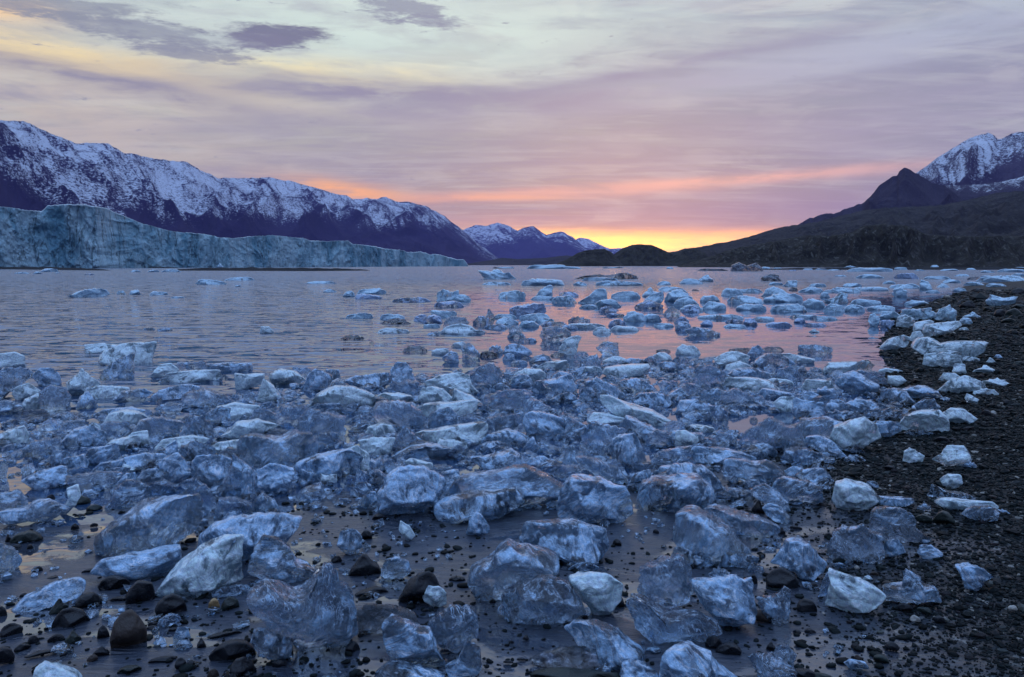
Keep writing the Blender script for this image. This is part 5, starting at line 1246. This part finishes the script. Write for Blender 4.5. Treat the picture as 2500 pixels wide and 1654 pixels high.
F c 120,642 160,570 240,545 330,590 340,682 220,692 130,672|grey grainy round block behind the flat white shelf|grey grainy block
F m 370,602 410,570 520,555 620,590 610,622 480,632
F w 270,502 350,450 420,445 490,480 480,532 350,552
F w 330,592 350,540 430,510 500,545 430,582
F m 490,472 520,420 560,405 595,450 570,502
F c 550,512 620,455 700,455 795,515 700,552 600,542|dark clear mound floating in the pink channel|dark channel mound
F w 720,467 780,460 930,490 920,517 780,502
F d @450,442,170,25,f
F d @660,437,150,30,f
F c 835,435 840,395 950,390 1060,405 1060,440 950,452|dark teal oblong floe alone on the pink channel|dark teal oblong
F c 680,622 700,570 780,545 840,590 840,642 750,637
F d @860,607,65,48,r
F w 345,682 370,630 500,625 620,640 740,702 600,707 450,702|flat white shelf of ice with an overhanging edge|flat white shelf
F w @700,668,180,42,f
F m 175,782 180,720 280,690 330,720 320,782
F c 310,782 330,720 420,700 520,750 550,792 430,812 330,812|clear dome with bright rim left of the smooth pale block|clear rimmed dome
F m 0,852 30,780 130,770 200,800 160,872 60,872|smooth rounded floe at the lilac pool's upper left|smooth pool floe
F c 165,872 170,815 280,815 340,850 350,892 210,907
F c @400,858,120,62,j
F w 670,802 710,755 790,750 800,850 740,852
F m 540,762 600,700 760,720 800,750 640,762
F c @480,836,320,40,f
F w 860,692 900,640 1040,635 1060,680 980,712 890,717
F m @1010,770,180,90,j
F m @920,780,130,60,r
F d @530,918,50,28,r|tiny black fragment alone in the lilac pool|tiny black fragment
F w 0,1112 0,990 60,985 140,1020 150,1050 60,1102
F w @160,985,210,46,f
F c @320,972,60,30,p
F c 90,1092 120,1050 230,1035 280,1060 280,1102
F c 270,1032 300,1000 380,1010 390,1070 300,1082
F m -20,1202 0,1110 110,1120 110,1180 60,1202
F m 100,1202 150,1100 350,1110 500,1150 520,1172 350,1212
F m 340,1272 360,1200 400,1180 540,1200 600,1180 680,1230 770,1312 640,1342 450,1312|frosted block with a dark hollow on its upper left|dark hollowed block
F m -50,1292 0,1230 100,1210 190,1230 280,1320 320,1392 180,1402
F m -60,1502 -60,1330 20,1290 110,1310 170,1410 200,1420 255,1470 230,1502 140,1512
F m 745,1262 800,1225 870,1240 860,1290 790,1312
F m 830,1292 900,1240 990,1240 1060,1312 1000,1372 900,1342|pale pillow shaped block at the gravel's edge|pale pillow block
I c 670,152 700,80 800,55 900,80 970,120 980,182 900,232 800,222 740,192|clear domed mass of ice full of bubbles before the pillow block|bubbly clear dome
I c 520,152 600,100 670,150 740,200 780,282 640,252 580,202
I w 1085,212 1100,110 1150,75 1290,100 1370,180 1290,252 1180,277 1110,252|smooth white boulder like block alone on the dark gravel|smooth gravel block
I m 1330,232 1370,180 1450,180 1580,170 1595,200 1560,222 1400,252
I c 475,112 490,60 560,50 620,80 580,122
I c @370,200,180,85,j
I m 650,642 700,560 740,490 820,465 910,480 970,560 1020,600 1010,662 870,717 760,652|pale bell shaped dome flaring at its base above a dark stone|pale bell dome
I c 1040,562 1050,470 1130,390 1180,410 1260,350 1320,410 1400,420 1410,532 1380,582 1200,582 1120,597|crinkled sparkling clear lump on the right wet sand|crinkled sparkling lump
I c 1330,402 1330,290 1420,260 1530,250 1610,290 1620,370 1720,430 1650,472 1560,452 1420,452|see through sheet of ice leaning behind the crinkled lump|see-through sheet
I m 1415,532 1440,480 1510,460 1560,540 1450,582
I m 1650,562 1660,520 1730,500 1810,560 1750,592 1690,592|small grey nugget of ice alone at the gravel's edge|small grey nugget
I c 1740,192 1780,110 1860,150 1960,150 2010,170 1990,202 1850,202
I w 1800,242 1830,200 1960,205 2120,190 2150,220 2140,250 1980,272 1880,277|long pale bone shaped chunk lying on the right gravel|bone shaped chunk
I c 1960,312 2020,250 2130,230 2190,270 2180,312 2020,337
I w 1810,72 1850,30 1930,25 1940,80 1890,122 1830,102|small pale rounded chunk alone on the right gravel|small pale nugget
F w 1770,1192 1820,1150 1850,1095 1940,1085 1990,1170 1960,1212 1840,1217|pale block with a raised top alone on the right gravel|raised top block
F w 1555,1192 1560,1130 1590,1105 1680,1150 1670,1180 1610,1197|small white three cornered chunk alone on dark gravel|small three cornered chunk
F c @2000,1232,80,40,j
I w 1030,922 1060,780 1040,680 1100,700 1240,740 1360,790 1415,820 1350,902 1190,942|pale triangular fan of ice with a sharp upper left tip|triangular fan
I c 970,862 1000,760 1030,680 1055,760 1030,862
I m 1420,812 1480,820 1550,790 1560,670 1640,700 1680,760 1740,760 1790,860 1680,852 1560,892 1450,892|knotted pale piece with two upright horns on the gravel's edge|knotted horned piece
I m 1910,662 1960,640 2060,650 2140,700 2080,732 2060,792 1980,802 1960,732|grey anvil shaped chunk lying apart on the right gravel|grey anvil chunk
I c 550,872 640,850 700,820 730,780 775,800 780,900 760,982 670,1012 580,962|clear glassy piece with an upright knob behind the brown stone|glassy knobbed piece
I c 490,1292 540,1240 640,1260 700,1290 820,1350 800,1402 560,1402|crumpled clear chunk at the photo's lower edge, right of centre|crumpled lower chunk
I c 670,1242 690,1190 770,1190 820,1250 800,1302 720,1292
I m 1145,1322 1180,1280 1280,1290 1310,1330 1200,1352
I c 260,602 320,560 430,545 560,570 520,642 420,632 300,642
I c @300,730,150,80,j
I c @545,690,110,72,j
I c @2225,300,85,40,j
I c @1690,275,85,62,j
I m @1335,112,85,44,r
I w @1310,745,62,34,r
I c -30,602 0,525 180,540 270,620 150,642
I c @1530,320,150,60,j
A w @150,1168,90,12,f
A w @255,1170,60,18,r
A w @335,1156,120,26,r
A m @610,1177,60,11,r
A w @925,1157,70,16,r
A w @1045,1157,75,18,r
A w @1165,1157,130,24,r
A w @1500,1127,60,30,p
A w 1335,1230 1370,1205 1450,1210 1540,1225 1530,1240 1400,1242|blue arrow shaped floe left of centre on silver water|blue arrow floe
A w @1628,1214,215,24,f
A w @2190,1236,195,20,f
A w 480,1312 560,1280 640,1265 720,1275 735,1310 600,1325|blue whale shaped floe on silver water at left|blue whale floe
A w @825,1310,60,30,r
A w @920,1310,80,36,r
A w @1080,1312,130,26,f
A w @1290,1268,10,5,f
A w @395,1165,40,6,f
A w @1620,1256,40,12,f
A w @1210,1335,90,14,f
A w @2245,1295,90,22,r
C w @900,1002,70,10,f
C w @1080,1006,90,9,f
C w @1660,1010,70,12,r
C w @1860,1008,110,12,f
C w @2010,1002,60,14,r
C w @2120,1022,90,16,f
C w @1120,1048,80,12,f
C w @1950,1046,100,18,r
C w @2110,1058,80,20,r
C w @2330,1050,110,26,r
C w @1880,1092,110,26,r
C w @1450,1098,90,24,r
C w @1200,1118,130,26,f
C w @960,1118,120,26,r
C w @2030,1110,130,30,r
C w @2180,1118,120,26,f
C w @1820,1122,90,30,p
C w @1930,1150,110,28,r
C w @1260,1142,120,24,f
C w @1060,1158,110,24,r
C w @1750,1160,90,22,f
"""
STONE_TXT = """G k @775,797,230,98,r|smooth black oval boulder below the oblong white edged ice
G k @955,882,215,160,r|dark grey rounded boulder right of the black oval one
G k @600,922,190,115,r|dark round boulder touching the grey slanted ice slab
G g @400,962,150,108,p|dark greenish pointed boulder behind the grey slanted ice slab
G k @480,1052,260,150,r|large smooth slate boulder with a humped back at left
G k @75,1112,150,92,r|black rounded boulder near the photo's left edge
G k @1165,972,225,155,r|large dark boulder under the bright sail block of ice
G g @1570,935,140,88,r|dark green stone right of the tan pebble
G b @875,1182,260,262,r|big brown boulder with a creased top, tallest at lower left
G k @700,1140,90,98,r|black stone tucked against the big brown boulder's left
G k @1580,1275,350,148,r|broad black loaf shaped boulder below the ragged crystal ice
G k @1650,1385,210,130,r|dark boulder cut low in front of the broad black loaf
G g @180,477,215,78,r|low dark green boulder left of the swept crest ice
G k @55,477,45,55,p|small black pointed stone left of the low green boulder
G k @110,525,80,28,r
G k @205,532,44,40,r
G k @262,683,60,38,r|small black round stone alone on the wet sand at left
G g @495,1165,130,88,p|grey green angular stone beside the orange tinted puddle
G k @150,1218,120,48,r
G k @30,1300,130,115,r|black squarish boulder cut by the photo's left edge
G k @270,1255,220,38,r
G k @685,1255,130,70,p|slate blue pointed stone standing in the orange tinted puddle
G b @630,1290,80,46,r
G k @380,1160,120,58,r
G t @1455,936,82,78,f|small tan square stone, the only light brown one
G k @2180,785,150,78,r|smooth dark stone under the ragged hem of the hood shaped ice
G k @2290,622,90,50,r
G k @1530,1125,250,34,r
G k @1370,1195,70,70,p
G k @1230,1340,90,80,r
G k @1300,1335,70,55,r
G g @880,1370,170,60,r
G k @1110,1300,210,48,r
G k @10,990,80,75,r
G g @640,265,120,44,r
G g @555,222,125,60,r|dark green stone at the foot of the thin curled ice shard
G k @545,310,80,22,r
G k @510,398,60,44,r
G k @640,378,60,28,r
G k @345,190,60,34,r
G k @600,690,90,26,r
G k @360,735,90,24,r
G k @160,860,60,34,r
G k @820,880,160,34,r
G k @1180,1090,80,30,r
G k @1030,1080,90,34,r
G k @1040,1050,70,30,r
G k @1900,1330,110,60,r
G k @230,1170,80,60,r
G k @430,1260,50,24,r
G b @1450,1400,90,60,r
H k @115,702,250,150,p|black peaked boulder left of the grey ice ball
H k 320,860 400,740 480,670 560,650 600,680 640,760 600,820 500,900 400,890|big black angular boulder with a sharp slanting ridge
H k @125,460,90,66,r
H k @170,850,260,68,r
H k @215,335,120,52,r
H k @790,350,110,40,r|dark stone under the front edge of the veined wedge of ice
H k @1210,1148,46,34,r|tiny black round stone alone on bare wet sand, centre foreground
H k @1110,1175,44,26,r|tiny dark pebble just left of another on bare wet sand
H k @1090,1308,80,24,r
H k @1180,1290,72,24,r
H k @740,750,130,42,j
H k @30,1230,110,80,r
H k @370,960,70,40,r
H k @530,960,60,30,r
H g 1190,1400 1260,1345 1400,1335 1600,1340 1850,1325 1900,1380 1850,1450 1250,1450|wide flat black boulder under the brown gritty ice at the lower edge
H k @1830,505,70,50,r
H k @2095,425,50,34,r
H k @250,520,50,28,r
H k @1830,910,120,80,r
I k @560,278,105,90,p|black angular stone among ice at the right of the clear slab
I k @725,785,255,140,r|large black boulder in front of the pale bell dome of ice
I k @895,955,150,92,f|black blocky stone left of the triangular ice fan
I b @600,1015,150,90,r|brown rounded stone in front of the glassy knobbed ice
I k @530,765,64,66,r
I k @722,425,60,52,p|small black upright stone right of the gritty ended ice slab
I k @820,395,90,24,r
I k @1040,455,70,40,r
I k @985,365,50,26,r
I g @1825,352,150,88,r|grey green rounded boulder below the bone shaped ice
I g @1685,352,125,66,r|olive stone left of the grey green rounded boulder
I k @1190,395,90,40,r
I k @260,1195,140,85,r|dark stone under the horned block's foot, left of its twin
I k @360,1240,190,80,r
I k @650,1215,80,58,p
I k @915,1105,84,36,r
I k @825,1105,70,28,r
I k @870,1405,190,76,r|black smooth boulder at the photo's lower edge right of centre
I g @1000,1420,180,60,r
I p @1630,1022,72,46,r|pale cream round pebble alone on the dark right gravel
I p @2295,945,70,34,r|pale teal pebble near the photo's right edge
I k @1790,1025,100,46,r
I k @1470,1215,105,64,r|dark blue stone half sunk in the lower right gravel
I k @1560,945,110,50,r
I g @1690,965,110,44,f
I b @1440,785,90,44,r
I k @940,795,75,40,r
I b @1350,710,62,30,r|small brown pebble on the sand patch behind the triangular fan
I p @1232,665,40,24,r
I g @1395,1300,120,60,r
I k @1700,880,110,50,r|dark stone under the knotted horned ice
I b @1240,1295,60,50,r
I b @2160,190,80,30,r
I b @2250,740,90,34,r|reddish brown stone right of the grey anvil shaped ice
I p @1455,112,34,20,r
F k @1612,882,84,60,r|black round stone wedged in the belt's right end
F k @1820,1058,112,40,r|grey flat stone alone on gravel below the smooth end boulder
F k @2110,885,92,56,r|dark grey stone right of the mushroom shaped ice
F g @2300,210,125,72,r|large grey boulder high at the right edge of the beach
F k @2210,205,90,60,r|dark boulder left of the large grey one, upper right beach
F g @2340,160,110,50,r
F k @1990,150,110,60,r
F k @1950,120,70,36,r
F g @2270,250,110,40,r
F g @2340,540,90,40,r
F k @2060,40,110,36,r
F k @2330,60,120,60,r
F g @1870,330,60,24,r
F p @2160,870,50,28,r
F k @1455,1245,90,34,r
F k @1885,1050,60,24,r
F k @2250,800,70,34,r
"""
ICE = parse(ICE_TXT); STONES = parse(STONE_TXT, 0.88)
for it in ICE:
    x0, y0 = it['P'].min(0); x1, y1 = it['P'].max(0); px = max(x1 - x0, y1 - y0)
    sub = 5 if px > 75 else (4 if px > 26 else 3)
    far = y1 < 800
    mat = (M_FAR if far else M_ICE)[it['look']]
    o = lump('ice', it, mat, 100 + it['k'], sub, 'ice', gz)
    it['obj'] = o
    if far and y1 < 668: nm, cat, grp = 'iceberg', 'iceberg', 'icebergs along the far waterline'
    elif it['water']: nm, cat, grp = 'ice_floe', 'ice floe', 'ice floes drifting in the bay'
    else: nm, cat, grp = 'ice_chunk', 'ice chunk', 'ice chunks stranded on the beach'
    o.name = nm; o.data.name = nm; o['category'] = cat; o['group'] = grp; it['noun'] = {'iceberg': 'iceberg', 'ice_floe': 'floe', 'ice_chunk': 'ice chunk'}[nm]
for it in STONES:
    x0, y0 = it['P'].min(0); x1, y1 = it['P'].max(0); px = max(x1 - x0, y1 - y0)
    o = lump('stone', it, M_ST[it['look']], 900 + it['k'], 4 if px > 40 else 3, 'stone', gz)
    nm = 'boulder' if px > 60 else 'stone'
    o.name = nm; o.data.name = nm; o['category'] = nm; o['group'] = 'dark stones lying on the beach'; it['obj'] = o; it['noun'] = nm

# labels: traced pieces carry their own; the rest are told by look, shape and the nearest traced neighbour
def shape_word(it):
    r = it['w'] / max(it['h'], 1)
    if it['shp'] == 'p': return 'pointed'
    if it['shp'] == 'j': return 'ragged'
    if r > 3.4: return 'thin flat'
    if r > 2.2: return 'long low'
    if r > 1.45: return 'broad'
    if r > 0.95: return 'blocky'
    return 'upright'
LOOK = {'w': 'pale white', 'm': 'cloudy blue', 'c': 'clear glassy', 'd': 'dark dirty', 'k': 'black', 'b': 'brown', 'g': 'grey green', 't': 'tan', 'p': 'pale'}
ORD = ['nearest', 'second', 'third', 'fourth', 'fifth', 'sixth', 'seventh', 'eighth', 'ninth', 'tenth', 'eleventh', 'twelfth']
def label_all(items, refs):
    for it in items:
        if it['label']: it['obj']['label'] = it['label']
    bins = {}
    for it in items:
        if it['label']: continue
        best = min(refs, key=lambda r: math.hypot(it['cx'] - r['cx'], (it['cy'] - r['cy']) * 1.8))
        dx = it['cx'] - best['cx']; dy = (it['y1'] - best['y1']) * 1.8
        if abs(dx) > abs(dy): w = 'right of' if dx > 0 else 'left of'
        else: w = 'in front of' if dy > 0 else 'behind'
        bins.setdefault((best['ref'], w), []).append((math.hypot(dx, dy), it))
    for (ref, w), L in bins.items():
        L.sort(key=lambda t: t[0])
        for n, (_, it) in enumerate(L):
            o = 'just' if len(L) == 1 else ORD[min(n, 11)]
            it['obj']['label'] = f"{LOOK[it['look']]} {shape_word(it)} {it['noun']} {o} {w} the {ref}"
REFS = [it for it in ICE if it['ref']]
label_all(ICE, REFS); label_all(STONES, REFS)

# ------------------------------------------------------------------ uncountable small stuff
def scatter(name, P, size, flatness, sub, mat, seed, label, tint=None, sink=0.35, water_ok=False, jag=0.16):
    rs = np.random.RandomState(seed); n = len(P); D, Fc = ico(sub); nv = len(D)
    z = terrain_z(P) if not water_ok else np.maximum(terrain_z(P), 0.0)
    yaw = rs.uniform(0, 2 * pi, n); sx = size * rs.uniform(0.75, 1.3, n); sy = size * rs.uniform(0.6, 1.0, n); sz = size * flatness * rs.uniform(0.6, 1.1, n)
    jit = 1 + rs.uniform(-jag, jag, (n, nv))
    L = D[None] * jit[..., None]
    x = L[..., 0] * sx[:, None]; y = L[..., 1] * sy[:, None]; zz = L[..., 2] * sz[:, None]
    tilt = rs.uniform(-0.35, 0.35, n)[:, None]; x, zz = x * np.cos(tilt) - zz * np.sin(tilt), x * np.sin(tilt) + zz * np.cos(tilt)
    c, s_ = np.cos(yaw)[:, None], np.sin(yaw)[:, None]
    X = x * c - y * s_ + P[:, :1]; Y = x * s_ + y * c + P[:, 1:2]; Zz = zz + (z + sz * (1 - 2 * sink))[:, None]
    V = np.stack([X, Y, Zz], 2).reshape(-1, 3)
    F = (Fc[None] + (np.arange(n) * nv)[:, None, None]).reshape(-1, 3)
    at = {'tint': np.repeat(tint if tint is not None else rs.rand(n), nv)}
    o = mesh_obj(name, V, F, mat, sub > 1 and jag < 0.2, at); kind(o, 'stuff', label); return o
def polarpts(n, r0, r1, a0, a1, rs, pw=0.5):
    u = rs.rand(n); r = np.exp(np.log(r0) + u * (np.log(r1) - np.log(r0)))
    a = np.radians(rs.uniform(a0, a1, n)); return np.column_stack([r * np.sin(a), r * np.cos(a)]), r
rs = np.random.RandomState(77)
P, r = polarpts(330000, 2.0, 45, -2, 46, rs)
gm = gravel_mask(P); sd = signed(P)
keep = (rs.rand(len(P)) < gm ** 1.5) & (sd > -0.15); P, r = P[keep][:150000], r[keep][:150000]
size = (0.0011 * r + 0.0012) * np.exp(rs.normal(0, 0.55, len(P)))
scatter('gravel', P, size, 0.6, 1, M_PEB, 1, 'dark wet pebbles covering the right bank', tint=rs.rand(len(P)) ** 1.15)
P, r = polarpts(9000, 2.0, 7, -44, 40, rs)
dens = fbm(np.column_stack([P * 1.4, np.zeros(len(P))]), 3, seed=12)
keep = (signed(P) > -0.25) & (gravel_mask(P) < 0.6) & (dens + rs.rand(len(P)) * 0.5 > 0.33 + 0.12 * np.clip(P[:, 0] + 0.5, -1, 1)); P, r = P[keep], r[keep]
size = 0.0075 * np.exp(rs.normal(0, 0.55, len(P)))
scatter('pebbles', P, np.clip(size, 0.003, 0.028), 0.5, 2, M_PEB, 2, 'small dark pebbles scattered over the wet sand', tint=rs.rand(len(P)) * 0.86)
# brash ice: small broken bits between the stranded blocks
zone = np.array([(0, 1030), (330, 1010), (600, 960), (900, 930), (1300, 900), (1700, 880), (2000, 900), (2230, 960), (2260, 1030), (2100, 1100), (1980, 1200), (1700, 1250), (1300, 1265), (900, 1265), (560, 1280), (250, 1230), (0, 1180)])
pts = []
def inside(p, poly):
    c = False; j = len(poly) - 1
    for i in range(len(poly)):
        if (poly[i][1] > p[1]) != (poly[j][1] > p[1]) and p[0] < (poly[j][0] - poly[i][0]) * (p[1] - poly[i][1]) / (poly[j][1] - poly[i][1]) + poly[i][0]: c = not c
        j = i
    return c
ZW = np.array([on_plane(a, b)[0][:2] for a, b in zone])
pool = np.array([on_plane(a, b)[0][:2] for a, b in [(1870, 1010), (1960, 1000), (1940, 1050), (1830, 1050), (1700, 1040), (1740, 1015)]])
lo, hi = ZW.min(0), ZW.max(0)
while len(pts) < 6000:
    p = rs.uniform(lo, hi)
    if inside(p, ZW) and not inside(p, pool): pts.append(p)
near = np.array([on_plane(a, b, 0.05)[0][:2] for a, b in [(0, 1235), (700, 1255), (1500, 1240), (2050, 1130), (2150, 1300), (2150, 1560), (1900, 1654), (0, 1654)]])
lo, hi = near.min(0), near.max(0); more = 0
while more < 520:
    p = rs.uniform(lo, hi)
    if inside(p, near) and vnoise(np.array([[p[0] * 2.2, p[1] * 2.2, 0.5]]), 31)[0] > -0.1: pts.append(p); more += 1
P = np.array(pts)
size = 0.024 * np.exp(rs.normal(0, 0.6, len(P)))
scatter('brash_ice', P, np.where(np.arange(len(P)) >= 6000, np.clip(size * 0.6, 0.005, 0.035), np.clip(size, 0.008, 0.11)), 0.6, 1, M_ICE['c'], 3, 'small broken bits of clear ice filling gaps between the blocks', sink=0.2, water_ok=True, jag=0.42)
# ------------------------------------------------------------------ haze
def build_haze():
    m, g, out = new_mat('haze')
    v = g.new('ShaderNodeVolumePrincipled')
    v.inputs['Color'].default_value = HAZE_COL; v.inputs['Density'].default_value = HAZE_D
    v.inputs['Anisotropy'].default_value = 0.0
    g.l.new(v.outputs[0], out.inputs['Volume'])
    x, y0, y1, z0, z1 = 16000, -400, 21500, -6, 1500
    V = [(-x, y0, z0), (x, y0, z0), (x, y1, z0), (-x, y1, z0), (-x, y0, z1), (x, y0, z1), (x, y1, z1), (-x, y1, z1)]
    F = [(0, 3, 2, 1), (4, 5, 6, 7), (0, 1, 5, 4), (1, 2, 6, 5), (2, 3, 7, 6), (3, 0, 4, 7)]
    kind(mesh_obj('haze', V, F, m, False), 'stuff', 'violet evening haze between the camera and the far mountains')
HAZE_D = 2.9e-5
HAZE_COL = (0.34, 0.34, 0.95, 1)
build_haze()
